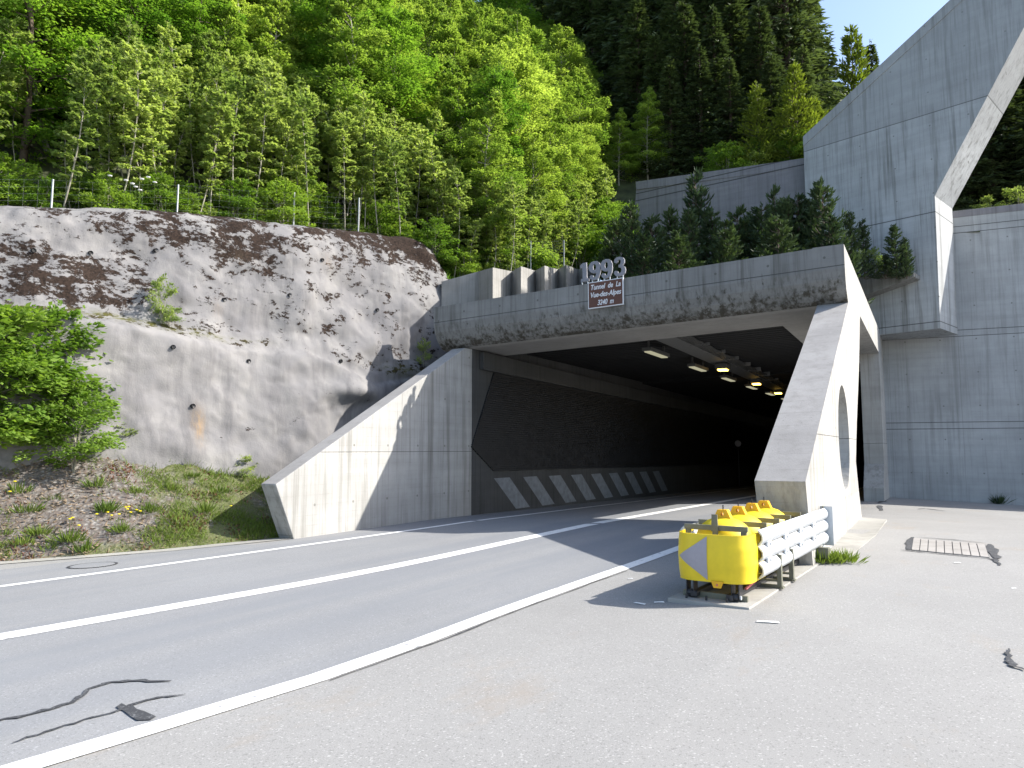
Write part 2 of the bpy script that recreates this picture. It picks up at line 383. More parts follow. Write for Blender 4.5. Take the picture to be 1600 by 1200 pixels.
#@@STRUCT
# ================================================================== SETTING
# ground sheet (pavement asphalt) with the slopes of the site
xs = sorted(set([-60, -40, -25, -20] + [round(x, 3) for x in np.arange(-18, 12.01, .75)] + [XR, 16, 20, 40, 70, 300, -300]))
ys = sorted(set([-300, -60, -30, -15] + [round(y, 3) for y in np.arange(-8, 40.01, 1)] + [17.5, 20, 36, 50, 70, 100, 140, 400]))
def gz_far(x, y): return GZ(max(-30, min(x, 60)), max(-30, min(y, 140)))
mb = MB(); mb.add([(x, y, gz_far(x, y)) for y in ys for x in xs], [(j*len(xs)+i, j*len(xs)+i+1, (j+1)*len(xs)+i+1, (j+1)*len(xs)+i) for j in range(len(ys)-1) for i in range(len(xs)-1)])
tag(mb.build('pavement', M['pave']), kind='structure')

def spline(pts, n=60):
    pts = np.array([p[:2] for p in pts], float); tt = pts[:, 1]
    y = np.linspace(tt[0], tt[-1], n)
    # piecewise cubic hermite over Y
    m = np.gradient(pts[:, 0], tt); out = []
    for v in y:
        k = min(max(np.searchsorted(tt, v) - 1, 0), len(tt) - 2); h = tt[k+1] - tt[k]; s = (v - tt[k]) / h
        x = (2*s**3-3*s*s+1)*pts[k,0] + (s**3-2*s*s+s)*h*m[k] + (-2*s**3+3*s*s)*pts[k+1,0] + (s**3-s*s)*h*m[k+1]
        out.append((x, v))
    return out
edgeL = spline([(-15.0, -12), (-12.85, 0), (-12.23, 5.71), (-11.66, 11.38), (-11.38, 15.6), (-11.30, 25.8), (-11.2, 45), (-11.2, 100)], 90)
centre = spline([(-11.2, -12), (-9.12, 0), (-8.48, 4.0), (-7.83, 8.44), (-7.66, 14.7), (-7.6, 27), (-7.6, 45), (-7.6, 100)], 90)
edgeR = spline([(-7.6, -12), (-5.0, 0), (-4.63, 2.39), (-4.33, 4.35), (-4.26, 7.36), (-4.08, 12.9), (-3.95, 20), (-3.9, 30), (-3.9, 100)], 90)
# carriageway sheet
mb = MB(); vs_ = []
rowsY = sorted(set([round(y, 3) for y in np.concatenate([np.arange(-12, 40, .5), np.arange(40, 100.1, 5)])] + [17.5]))
def atY(line, y): a = np.array(line); return float(np.interp(y, a[:, 1], a[:, 0]))
for y in rowsY:
    l = max(min(atY(edgeL, y) - 2.2, XL + .02), -30) if y < 11 else XL + .05
    r = atY(edgeR, y) + .10
    for k in range(9): x = l + (r - l) * k / 8; vs_.append((x, y, GZ(x, y) + .004))
mb.add(vs_, [(j*9+i, j*9+i+1, (j+1)*9+i+1, (j+1)*9+i) for j in range(len(rowsY)-1) for i in range(8)])
tag(mb.build('road', M['road']), kind='structure')
mk = MB(); mk.ribbon(edgeL, .19, .009); mk.ribbon(edgeR, .23, .009); mk.ribbon(centre, .36, .009)
tag(mk.build('road_markings', M['paint']), kind='structure')
# gutter strip along the left edge
kerb = [onG(0, 884), onG(129, 871), onG(261, 864), onG(450, 842)]
kk = [(-17.6, 0), (-15.75, 7.2), (-15.1, 8.6), (-13.98, 9.8), (-13.3, 12.3)]
kk = [(-19.4, 1.0), (-15.55, 7.0), (-14.6, 8.6), (-13.95, 9.75), (-13.22, 12.2)]
mb = MB(); mb.ribbon(kk, .55, .012)
tag(mb.build('gutter', M['gutter']), kind='structure')
# tar seams and patches on the road surface
def seam(pix, w, name='tar_seam'):
    p = [onG(*q) for q in pix]
    # densify
    out = []
    for a, b in zip(p[:-1], p[1:]):
        for k in range(4): out.append(a + (b - a) * k / 4 + np.array([.012, .012, 0]) * np.random.RandomState(len(out)).randn(3))
    out.append(p[-1]); rr = random.Random(len(pix)); ww = [w * (.6 + .8 * rr.random()) * min(1, .35 + .25 * min(i, len(out)-1-i)) for i, _ in enumerate(out)]
    return tag(MB().ribbon(out, ww, .013).build(name, M['tar']), kind='structure')
seam([(-20, 1130), (40, 1120), (90, 1106), (118, 1096), (140, 1078), (170, 1068), (205, 1065), (268, 1066)], .05)
seam([(15, 1163), (70, 1146), (130, 1127), (185, 1112), (205, 1103), (245, 1092), (290, 1087)], .032)
pp_ = [onG(*q) for q in [(181, 1107), (190, 1101), (199, 1106), (206, 1103), (213, 1110), (226, 1114), (244, 1122), (236, 1127), (214, 1128), (203, 1121), (193, 1113)]]
tag(MB().add([(p[0], p[1], GZ(p[0], p[1])+.012) for p in pp_], [tuple(range(len(pp_)))]).build('tar_patch', M['tar']), kind='structure')
rr_ = random.Random(4); es = [(x+.15, y) for x, y in edgeR if 3.4 < y < 11.5]; es = [((a[0]*(1-f)+b[0]*f)+rr_.uniform(-.012, .012), a[1]*(1-f)+b[1]*f) for a, b in zip(es[:-1], es[1:]) for f in (0, .2, .4, .6, .8)]
tag(MB().ribbon(es, [max(.012, (.045 + .04*math.sin(i*.37) + rr_.uniform(-.03, .03)) * min(1, i*.06, (len(es)-i)*.06)) for i, _ in enumerate(es)], .0065).build('tar_seam', M['tar']), kind='structure')
seam([(1572, 1015), (1575, 1030), (1581, 1042), (1600, 1049)], .05)
seam([(1372, 786), (1380, 783), (1383, 780)], .22); seam([(1373, 790), (1377, 798)], .25)
seam([(1432, 796), (1445, 795), (1462, 797), (1478, 799)], .10)
seam([(1405, 860), (1428, 862), (1470, 866), (1545, 873), (1552, 876)], .05)
seam([(1430, 840), (1490, 844), (1540, 850)], .05)
seam([(1424, 840), (1422, 850), (1419, 860)], .16); seam([(1544, 851), (1550, 862), (1558, 874)], .18); seam([(1552, 874), (1562, 884)], .10)
# manhole in the shoulder on the left
def ring(cx, cy, r0, r1, z=.014, n=28):
    m = MB(); v = []
    for i in range(n):
        q = 2*math.pi*i/n
        for r in (r0, r1): x, y = cx+r*math.cos(q), cy+r*math.sin(q); v.append((x, y, GZ(x, y)+z))
    return m.add(v, [(2*i, 2*i+1, 2*((i+1) % n)+1, 2*((i+1) % n)) for i in range(n)])
c0 = onG(145, 884)
mh = thing('manhole_cover', 'round manhole cover with a tar ring in the left road shoulder', 'manhole cover', (c0[0], c0[1], GZ(c0[0], c0[1])))
ring(c0[0], c0[1], .36, .405).build('tar_ring', M['tar'], mh); ring(c0[0], c0[1], .0, .355, .012).build('lid', M['road'], mh)
# strip drain cover in the pavement
gq = [onG(1427, 842), onG(1539, 851), onG(1546, 872), onG(1424, 860)]
gr = thing('drain_cover', 'row of flat pinkish drain slabs let into the pavement', 'drain cover', (gq[0][0], gq[0][1], 0))
for k in range(9):
    a = gq[0] + (gq[1]-gq[0])*(k/9+.006); b = gq[0] + (gq[1]-gq[0])*((k+1)/9-.006); c = gq[3] + (gq[2]-gq[3])*((k+1)/9-.006); d = gq[3] + (gq[2]-gq[3])*(k/9+.006)
    MB().prism([(p[0], p[1], GZ(p[0], p[1])+.002) for p in (a, b, c, d)], (0, 0, .014)).build('slab', M['grate'], gr)
m_ = MB().add([(p[0], p[1], GZ(p[0], p[1])+.006) for p in gq], [(0, 1, 2, 3)]).build('joint_bed', M['tar'], gr)

# ------------------------------------------------------------------ PORTAL
def tz(y): return -.012 * max(0, y - 17.5)
PT = thing('tunnel_portal', 'concrete road tunnel portal with slanted wing walls and a round hole in its right leg', 'tunnel portal', (-7, YL, 0))
def prX(prof, x0, x1, holes=()):
    """profile in Y,Z extruded along X with the structure's cross fall"""
    m = MB(); m.prism([(x0, y, z) for y, z in prof], (x1-x0, 0, 0), [[(x0, y, z) for y, z in h] for h in holes])
    m.v = [(x, y, roll(x, z)) for x, y, z in m.v]; return m
TH = .72
lint = [(19.08, 6.80), (19.08, 6.2), (19.14, 5.95), (19.27, 5.72), (19.46, 5.52), (19.62, 5.43), (19.75, 5.39), (21.8, 5.38), (21.8, 6.3), (19.5, 6.3), (19.5, 6.80)]
lp = prX(lint, -14.03, XR-TH).build('lintel', M['lintel'], PT)
lp.data.materials.append(M['beamin'])
for p in lp.data.polygons:
    if p.normal.z < -.9: p.material_index = 1
prX([(19.52, 6.31), (21.81, 6.31), (21.81, 5.715), (36.2, 5.715), (36.2, 6.36), (19.52, 6.36)], -13.95, XR-TH+.0).build('roof_slab', M['ceil'], PT)
holec = [(17.2 + 1.13*math.cos(a), 2.02 + 1.13*math.sin(a)) for a in np.linspace(0, 2*math.pi, 48, endpoint=False)]
frame = [(11.85, -.3), (11.28, 1.28), (19.62, 5.43), (19.46, 5.52), (19.27, 5.72), (19.14, 5.95), (19.08, 6.2), (19.08, 6.80), (36.2, 6.80), (36.2, -.9),
         (31.9, -.9), (31.9, .22), (32.9, 1.15), (32.95, 5.70), (23.4, 5.70), (22.05, 3.92), (20.6, 2.44), (19.85, 1.45), (20.25, .8), (20.95, -.08), (21.1, -.5)]
# front leg separated visually by its weathered top: one cast piece
legm = MB(); legm.prism([(XR, y, z) for y, z in frame], (-TH, 0, 0), [[(XR, y, z) for y, z in holec]])
sf = legm.build('side_frame', M['portal'], PT)
sf.data.materials.append(M['slope']); sf.data.materials.append(M['lintel'])
for p in sf.data.polygons:
    c_ = p.center + Vector(PT.location)
    if abs(p.normal.x) < .1 and c_.y < 19.62 and c_.z < 5.44 and c_.z > 1.2 and abs(c_.y-17.2)**2 + abs(c_.z-2.02)**2 > 1.4**2: p.material_index = 1
    if p.normal.y < -.1 and c_.z > 5.44 and c_.y < 20: p.material_index = 2
prX([(21.82, 5.385), (36.0, 5.30), (36.0, 5.97), (21.82, 5.93)], -3.5, XR-TH-.002).build('side_beam', M['beamin'], PT)
# left wing wall
wing = [(12.32, -.9), (11.72, .95), (19.45, 5.33), (19.62, 5.36), (19.62, -.9)]
wm = MB(); wm.prism([(XL, y, z - (.0 if z < 1 else .32 if z > 5 else 0)) for y, z in [(12.22, -.42), (11.60, .95), (19.30, 5.36), (19.76, 5.38), (19.76, -.9), (12.40, -.9)]], (-.50, 0, 0))
ww = wm.build('wing_wall', M['portal'], PT, bevel=.02); ww.data.materials.append(M['slope'])
for p in ww.data.polygons:
    if p.normal.z > .4: p.material_index = 1
# tunnel walls
def wallseg(y0, y1, z0, z1, x0, x1):
    ys_ = [y0] + [y for y in (30, 40, 60, 80) if y0 < y < y1] + [y1]
    m = MB(); m.prism([(x0, y, z0 - 4) for y in ys_] + [(x0, y, z1 + tz(y)) for y in reversed(ys_)], (x1-x0, 0, 0)); return m
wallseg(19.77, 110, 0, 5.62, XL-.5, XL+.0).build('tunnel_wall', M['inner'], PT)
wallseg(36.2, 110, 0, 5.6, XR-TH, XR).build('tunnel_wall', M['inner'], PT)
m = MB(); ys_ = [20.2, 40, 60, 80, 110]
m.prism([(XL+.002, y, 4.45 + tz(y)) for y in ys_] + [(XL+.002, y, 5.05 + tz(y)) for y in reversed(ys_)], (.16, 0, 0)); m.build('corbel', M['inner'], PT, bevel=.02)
MB().box(XL-.5, XR, 110, 110.3, -3, 8).build('dark_end_cap', M['ceil'], PT)  # added black cap, not a real wall: closes the tunnel so its depth stays dark
# ribbed ceiling of transverse planks
m = MB(); y = 21.82
while y < 36:
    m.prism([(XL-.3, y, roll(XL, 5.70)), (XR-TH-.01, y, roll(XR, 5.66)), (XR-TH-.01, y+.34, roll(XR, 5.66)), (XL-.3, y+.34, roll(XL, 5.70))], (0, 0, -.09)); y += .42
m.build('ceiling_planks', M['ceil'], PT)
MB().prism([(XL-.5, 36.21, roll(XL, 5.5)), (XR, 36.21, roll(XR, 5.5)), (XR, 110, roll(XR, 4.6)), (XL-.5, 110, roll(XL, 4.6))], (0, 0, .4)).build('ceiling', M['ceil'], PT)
# dark louvred panel on the left wall
m = MB(); zt, zb = 4.44, 1.06; nz = 44
for k in range(nz):
    z0 = zb + (zt-zb)*k/nz; z1 = zb + (zt-zb)*(k+.72)/nz
    def y0_(z): return 21.06 + (19.68-21.06)*(4.4-z)/(4.4-1.85) if z > 1.85 else 19.68 + (21.08-19.68)*(1.85-z)/(1.85-1.05)
    a, b = y0_(z0), y0_(z1)
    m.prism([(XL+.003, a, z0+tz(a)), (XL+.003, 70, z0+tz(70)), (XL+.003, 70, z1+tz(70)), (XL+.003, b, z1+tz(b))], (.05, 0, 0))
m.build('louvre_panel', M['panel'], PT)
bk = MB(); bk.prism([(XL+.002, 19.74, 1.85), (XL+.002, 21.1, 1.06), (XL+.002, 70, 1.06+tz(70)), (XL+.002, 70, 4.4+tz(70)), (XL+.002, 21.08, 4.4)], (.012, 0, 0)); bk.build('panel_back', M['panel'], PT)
# slanted warning stripes
for k in range(9):
    y = 21.15 + 2.05*k; g = tz(y)
    MB().add([(XL+.006, y, .80+g), (XL+.006, y+1.06, .80+g), (XL+.006, y+2.56, -.34+g), (XL+.006, y+1.52, -.34+g)], [(0, 1, 2, 3)]).build('painted_stripe', M['stripe'], PT)
# footing strip of the right leg
mb = MB(); mb.prism([(-1.44, 12.9, GZ(-1.44, 12.9)), (-1.02, 14.0, 0), (-.88, 17), (-.98, 20.3), (-1.5, 20.9)] if False else [(XR+.002, 12.2, -.05), (-1.18, 13.2, -.05), (-1.0, 16.5, -.05), (-.98, 20.6, -.08), (XR+.002, 20.95, -.08)], (0, 0, .066)); mb.build('footing', M['gutter'], PT)

# lamps under the roof
def lamp_row():
    nth = ['nearest', 'second', 'third', 'fourth', 'fifth', 'sixth', 'seventh']
    for k in range(7):
        y = 23.84 + 5.2*k; x = -8.0; z = roll(x, 5.2)-.18+.18
        t = thing('fluorescent_lamp', nth[k] + ' long pale fluorescent lamp from the portal under the tunnel ceiling', 'lamp', (x, y, z), 0, 'fluorescent lamps under the tunnel ceiling')
        MB().box(x-.17, x+.17, y-1.0, y+1.0, z+.015, z+.13).build('housing', M['lampbox'], t, bevel=.01)
        MB().box(x-.11, x+.11, y-.92, y+.92, z-.02, z+.013).build('diffuser', M['lampoff'], t)
        for yy in (y-.8, y+.8): MB().box(x-.03, x+.03, yy-.03, yy+.03, z+.131, z+.40).build('bracket', M['lampbox'], t)
    for k, y in enumerate((30.1, 37.5, 44.3)):
        x = -7.25-.12*k; z = roll(x, 5.2)
        t = thing('sodium_lamp', ['nearest', 'middle', 'farthest'][k] + ' glowing orange sodium lamp under the tunnel ceiling', 'lamp', (x, y, z), 0, 'glowing sodium lamps in the tunnel')
        MB().box(x-.25, x+.25, y-.34, y+.34, z+.03, z+.26).build('housing', M['lampbox'], t, bevel=.03)
        MB().box(x-.17, x+.17, y-.22, y+.22, z-.035, z+.028).build('lens', M['sodium'], t)
lamp_row()
t = thing('cable_tray', 'pale cable tray running along the tunnel ceiling beside the lamps', 'cable tray', (-7.4, 22, 5.4))
MB().prism([(-7.72, 21.85, 5.40), (-7.0, 21.85, 5.42), (-7.0, 75, 4.95), (-7.72, 75, 4.93)], (0, 0, .04)).build('tray', M['tray'], t)
for x in (-7.72, -7.0): MB().prism([(x, 21.85, 5.4), (x, 75, 4.93), (x, 75, 5.05), (x, 21.85, 5.52)], (.03, 0, 0)).build('rim', M['tray'], t)
rr = random.Random(3); m = MB()
for k in range(4):
    x = -6.85+.09*k
    m.tube([(x+.03*math.sin(j*1.7+k), 21.85+j*.5, 5.44-.0088*j*.5+.02*math.sin(j*2.2+k)) for j in range(60)], .035, 6)
m.build('cables', M['lampbox'], t, smooth=True)
for j in range(8):
    y = 22.6+2.2*j; MB().box(-7.1, -6.4, y, y+.06, 5.40-.009*(y-22), 5.62-.009*(y-22)).build('bracket', M['tray'], t)
t = thing('tunnel_sign', 'small round white sign on a post deep in the dark tunnel', 'sign', (-3.9, 52, -.6))
c_ = onY(1153, 693, 52)
t.location = (c_[0], 52, GZ(c_[0], 52)); m = MB(); m.tube([(c_[0], 52.02, c_[2]), (c_[0], 52.06, c_[2])], .22, 20); m.build('disc', M['greyfoil'], t)
MB().tube([(c_[0], 52.09, -1), (c_[0], 52.09, c_[2]+.3)], .035, 8).build('post', M['steeldark'], t)

# name sign
def text_mesh(body, size, name, mat, shear=0, ext=.004, off=0, align='CENTER', space=1.0):
    cu = bpy.data.curves.new(name, 'FONT'); cu.body = body; cu.size = size; cu.shear = shear; cu.extrude = ext; cu.offset = off; cu.align_x = align; cu.space_character = space
    o = bpy.data.objects.new(name, cu); C.objects.link(o)
    dg = bpy.context.evaluated_depsgraph_get(); me = bpy.data.meshes.new_from_object(o.evaluated_get(dg)); C.objects.unlink(o); bpy.data.objects.remove(o)
    me.name = name; me.materials.clear(); me.materials.append(mat); return me
a, b, c, d = [onY(*p, YL-.06) for p in ((917, 441), (972, 434.5), (975.5, 475), (920.5, 483))]
sx0, sx1 = (a[0]+d[0])/2, (b[0]+c[0])/2; sz1 = (a[2]+b[2])/2; sz0 = (c[2]+d[2])/2
SG = thing('name_sign', 'brown tunnel name sign with white italic lettering on the lintel face', 'sign', ((sx0+sx1)/2, YL-.06, sz0))
cxs = (sx0+sx1)/2; W_ = sx1-sx0; H_ = sz1-sz0
def onroll(m):
    m.v = [(x, y, z + .028*(x-cxs)) for x, y, z in m.v]; return m
onroll(MB().box(sx0, sx1, YL-.055, YL-.004, sz0, sz1)).build('border', M['white'], SG)
onroll(MB().box(sx0+.025, sx1-.025, YL-.062, YL-.056, sz0+.025, sz1-.025)).build('face', M['brown'], SG)
for txt, zz_, sc in (('Tunnel  de  La', .70, 1), ('Vue-des-Alpes', .41, 1), ('3240  m', .10, 1)):
    me = text_mesh(txt, H_*.27*sc, 'lettering', M['white'], .28, .004, .0035, space=.98)
    xw = [v.co.x for v in me.vertices]; wd = max(xw)-min(xw); tgt = W_*(.86 if 'Vue' in txt else .84 if 'La' in txt else .46)
    for v in me.vertices: v.co.x *= tgt/wd
    o = link('lettering', me, SG); o.location = (0, -.006, H_*zz_); o.rotation_euler = (R(90), R(-1.6), 0)
# year numerals standing on the parapet
YN = YL+.12
zb_ = onY(945, 428, YN)[2]-.02; zt_ = onY(945, 408, YN)[2]
NM = thing('year_numerals', 'grey metal numerals 1993 standing on the lintel edge above the sign', 'numerals', (onY(945, 435, YN)[0], YN, roll(onY(945, 435, YN)[0], 6.8)))
DIG = {'1': [(-.12, 0), (.13, 0), (.13, .09), (.075, .09), (.075, .57), (-.03, .57), (-.13, .51), (-.13, .42), (-.06, .44), (-.06, .09), (-.12, .09)],
 '9': [(0, .57), (-.10, .55), (-.165, .48), (-.185, .39), (-.165, .30), (-.11, .235), (-.03, .205), (.045, .215), (.045, .17), (.025, .11), (-.01, .085), (-.045, .10), (-.06, .15), (-.12, .165), (-.165, .12), (-.15, .05), (-.08, .005), (.02, 0), (.11, .05), (.165, .15), (.185, .28), (.185, .40), (.155, .50), (.09, .555)],
 '3': [(-.16, .43), (-.10, .395), (-.05, .43), (-.04, .475), (-.005, .49), (.035, .48), (.05, .42), (.02, .345), (-.03, .335), (-.03, .265), (.035, .25), (.06, .18), (.04, .11), (-.01, .085), (-.05, .10), (-.06, .15), (-.11, .18), (-.165, .16), (-.175, .09), (-.12, .02), (-.02, 0), (.09, .01), (.16, .07), (.185, .17), (.155, .26), (.10, .31), (.15, .37), (.16, .46), (.12, .535), (.03, .57), (-.08, .565), (-.15, .51)]}
for ch, px in zip('1993', (914, 930, 948.5, 969)):
    p = onY(px, 430, YN); zz_ = roll(p[0], 6.8)+.10
    hol = [[(.052*math.cos(q), .39+.095*math.sin(q), .03) for q in np.linspace(0, 2*math.pi, 16, endpoint=False)]] if ch == '9' else []
    m1 = MB(); m1.prism([(x, y, .03) for x, y in DIG[ch]], (0, 0, -.06), hol)
    o = m1.build('numeral', M['numeral'], NM, local=True); o.location = Vector((p[0], YN, zz_)) - NM.location; o.rotation_euler = (R(90), R(-1.6), 0)
    for dx in (-.09, .09): MB().box(p[0]+dx-.012, p[0]+dx+.012, YN-.015, YN+.015, roll(p[0]+dx, 6.8), zz_+.04).build('leg', M['galv'], NM)

# ------------------------------------------------------------------ TOWER WALL, RETAINING WALLS
P3 = np.array([-1.5, 36.2, 0]); D3 = np.array([.9927, .12, 0]); N3 = np.array([-.12, .9927, 0])
def pl3(u, z, off=0): p = P3 + D3*u + N3*off; return (p[0], p[1], z)
RW = thing('retaining_wall', 'tall smooth grey retaining wall with horizontal joints right of the tower wall', 'retaining wall', (2, 36.6, -.6))
m = MB(); m.prism([pl3(-.5, -1.6), pl3(26, -2.6), pl3(26, 11.95), pl3(-.5, 11.95)], tuple(N3*.6)); m.build('wall', M['wall3'], RW)
m = MB(); m.prism([pl3(-.5, 11.95, -.02), pl3(26, 11.95, -.02), pl3(26, 12.25, -.02), pl3(-.5, 12.25, -.02)], tuple(N3*.66)); m.build('coping', M['wall0'], RW, bevel=.02)
D1 = np.array([.9584, -.2856, 0]); S1 = np.array([.2856, .9584, 0]); K1 = np.array([.66, 33.73, 0])
def pl1(u, z, off=0): p = K1 + D1*u + S1*off; return (p[0], p[1], z)
def u1(px, py): p = onP(px, py, K1, S1); return float((p-K1) @ D1), p[2]
uTL, zTL = u1(1255, 214); uD, zD = u1(1485, 0); uN, zN = u1(1460.5, 306); uM, zM = u1(1600, 42.5)
sl = (zD-zTL)/(uD-uTL); sn = (zM-zN)/(uM-uN); ut = (zTL-sl*uTL-zN+sn*uN)/(sn-sl); zt_ = zTL+sl*(ut-uTL)
TW = thing('tower_wall', 'tall grey concrete wing wall with a diagonal top and slanted cut-out above the portal', 'wall', (0, 34, 6.66))
poly = [(uTL, 7.0), (uTL, zTL), (ut, zt_), (uN, zN), (0, 6.66), (-2.6, 6.66), (-2.6, 7.0)]
poly = [(uTL, 6.66), (uTL, zTL), (ut, zt_), (uN, zN), (0, 6.66)]
m = MB(); m.prism([pl1(u, z) for u, z in poly], tuple(S1*2.35)); m.build('wall', M['tower'], TW)
e = Vector((ut-uTL, zt_-zTL)).normalized(); nn = Vector((-e.y, e.x)) * -.42
m = MB(); m.prism([pl1(uTL, zTL+.01, -.03), pl1(ut+.1, zt_+.06, -.03), pl1(ut+.1+nn.x*.6, zt_+nn.y*1.0, -.03), pl1(uTL, zTL-.46, -.03)], tuple(S1*2.41)); m.build('coping', M['tower'], TW)
# parapet ledge of the planted terrace in front of the tower wall
LD = thing('terrace_ledge', 'stained wedge-shaped concrete ledge carrying the small pines beside the tower wall', 'ledge', (-.6, 33.9, 8.3))
q = [onP(1330, 436, K1, S1), onP(1438, 430, K1, S1), onP(1438, 437.5, K1, S1), onP(1330, 477, K1, S1)]
dv = S1*-.75
m = MB(); m.prism([tuple(p - S1*.003) for p in q], tuple(dv)); m.build('slab', M['lintel'], LD, bevel=.03)
# dark hill wall at the back of the terrace
W0 = thing('retaining_wall', 'dark rough retaining wall behind the pines on the portal roof', 'retaining wall', (-9, 36.4, 7))
a0 = onY(995, 285, 36.6); b0 = onY(1256, 250, 35.9)
m = MB(); m.prism([(a0[0]-1.1, 36.75, 5.8), (a0[0], a0[1], a0[2]), (b0[0]+.8, 35.75, b0[2]+.0), (b0[0]+.8, 35.75, 5.8)], (0, .5, 0)); m.build('wall', M['wall0'], W0)
m = MB(); m.prism([(a0[0]-.02, a0[1]-.05, a0[2]-.42), (a0[0]-.05, a0[1]-.05, a0[2]+.03), (b0[0]+.2, 35.80, b0[2]+.03), (b0[0]+.2, 35.80, b0[2]-.42)], (0, .45, 0)); m.build('coping', M['wall0'], W0)
# sawtooth wall behind the lintel
SW = thing('sawtooth_wall', 'pale folded concrete retaining wall with sawtooth bays behind the lintel', 'retaining wall', (-12, 21.5, 6.3))
base = [((690, 440), 20.9), ((748, 424), 21.6), ((770, 418), 20.9), ((800, 424), 22.7), ((814, 416), 22.0), ((836, 423), 23.8), ((851, 415), 23.1), ((872, 421), 24.9), ((885, 414), 24.2), ((903, 421), 25.9), ((915, 416), 25.3), ((935, 421), 27.2)]
top = [onY(p[0], p[1], y) for p, y in base]
m = MB(); n = len(top); bk_ = [(p[0]-.25, p[1]+.45, p[2]) for p in top]
v = [tuple(p) for p in top] + [(p[0], p[1], 5.9) for p in top] + bk_ + [(p[0], p[1], 5.9) for p in bk_]
f = []
for i in range(n-1):
    f += [(i, i+1, n+i+1, n+i), (i, i+1, 2*n+i+1, 2*n+i), (2*n+i, 2*n+i+1, 3*n+i+1, 3*n+i)]
f += [(0, n, 3*n, 2*n), (n-1, 2*n-1, 4*n-1, 3*n-1)]
m.add(v, f); m.build('wall', M['saw'], SW)
# concrete stub by the fence
p = onY(962, 372, 27.5)
st = thing('concrete_post', 'grey concrete stub standing in the shrubs left of the terrace pines', 'post', (p[0], 27.5, 7))
MB().prism([(p[0]-.22, 27.5, 6), (p[0]+.2, 27.5, 6), (p[0]+.2, 27.5, p[2]-.1), (p[0]+.05, 27.5, p[2]+.05), (p[0]-.22, 27.5, p[2]-.05)], (0, .35, 0)).build('shaft', M['saw'], st)
# terrace soil on the portal roof
mb = MB(); nx, ny = 30, 32
vv = []
for j in range(ny):
    for i in range(nx):
        x = -13.3 + (11.1)*i/(nx-1); y = 19.52 + 16.6*j/(ny-1)
        vv.append((x, y, roll(x, 6.45) + .25*(vnoise(np.array([x*.8, y*.8, 3.]))-.3) + (.10*(y-20) if y > 20 else 0)*min(1, (XR-x)/3)))
mb.add(vv, [(j*nx+i, j*nx+i+1, (j+1)*nx+i+1, (j+1)*nx+i) for j in range(ny-1) for i in range(nx-1)])
tag(mb.build('terrace_soil', M['soil'], smooth=True), kind='structure')
#@@ROCK
# ------------------------------------------------------------------ ROCK FACE
RXT = np.array([(-4, -22.5), (0, -20.6), (3, -19.6), (7, -18.2), (9, -17.5), (12, -16.7), (15, -16.0), (18, -15.4), (20, -15.0), (22, -14.6), (24, -14.3)])
def XRK(y): return np.interp(y, RXT[:, 0], RXT[:, 1])
def rockpt(px, py, off=0): return march(px, py, lambda P: P[0] < XRK(P[1]) - off)
def table(pix, off): 
    P = np.array([rockpt(x, y, off) for x, y in pix]); o = np.argsort(P[:, 1]); return P[o, 1], P[o, 2]
LEDG = np.array([(-4, 1.5), (6, 1.35), (8, 1.2), (10, .9), (12, .55), (14, .28), (17, .08), (24, .03)])
cy_, cz_ = table([(0, 312), (75, 314), (150, 318), (225, 322), (300, 330), (380, 341), (450, 352), (510, 357), (560, 362), (600, 368), (640, 376), (662, 388), (680, 420), (690, 440)], 1.2)
ly_, lz_ = table([(0, 490), (100, 493), (200, 507), (280, 525), (360, 540), (420, 546), (480, 548), (530, 570), (580, 600), (640, 590)], .05)
by_, bz_ = table([(0, 700), (150, 690), (280, 705), (400, 735), (440, 745)], 0)
NY, NV = 330, 170
Yg = np.linspace(1.0, 23.6, NY); rows = []
for y in Yg:
    xr = XRK(y); L = np.interp(y, LEDG[:, 0], LEDG[:, 1]); zc = np.interp(y, cy_, cz_); zl = min(np.interp(y, ly_, lz_), zc-1.2); zb = np.interp(y, by_, bz_)-1.0
    bulge = .18
    prof = [(xr+.50, zb), (xr+.38, zb+1.2), (xr+.12, zl-.9), (xr+.02, zl-.12), (xr-.10, zl), (xr-.5*L-.05, zl+.16), (xr-L, zl+.34), (xr-L-.12, zl+.6), (xr-L-.30, (zl+zc)/2), (xr-L-.62, zc-.55), (xr-L-.85, zc-.12), (xr-L-1.2, zc+.04), (xr-L-2.4, zc+.12)]
    prof = np.array(prof); dd = np.concatenate([[0], np.cumsum(np.hypot(*np.diff(prof, axis=0).T))])
    s = np.linspace(0, dd[-1], NV); rows.append(np.stack([np.interp(s, dd, prof[:, 0]), np.full(NV, y), np.interp(s, dd, prof[:, 1])], 1))
RG = np.array(rows)
big = fbm(RG * np.array([.45, .45, .6]) + 3.1, 3); md = fbm(RG * 1.6 + 9, 4); sm = fbm(RG * 6 + 5, 3)
fade = np.clip((RG[..., 2] - RG[:, :1, 2]) / 1.0, .2, 1)
vert = np.abs(np.sin(RG[..., 1] * .9 + 2.5 * fbm(RG * .3, 2)))
disp = (big * .80 + md * .16 + sm * .05) * fade
RG[..., 0] += disp; RG[..., 2] += (md * .10 + sm * .03)
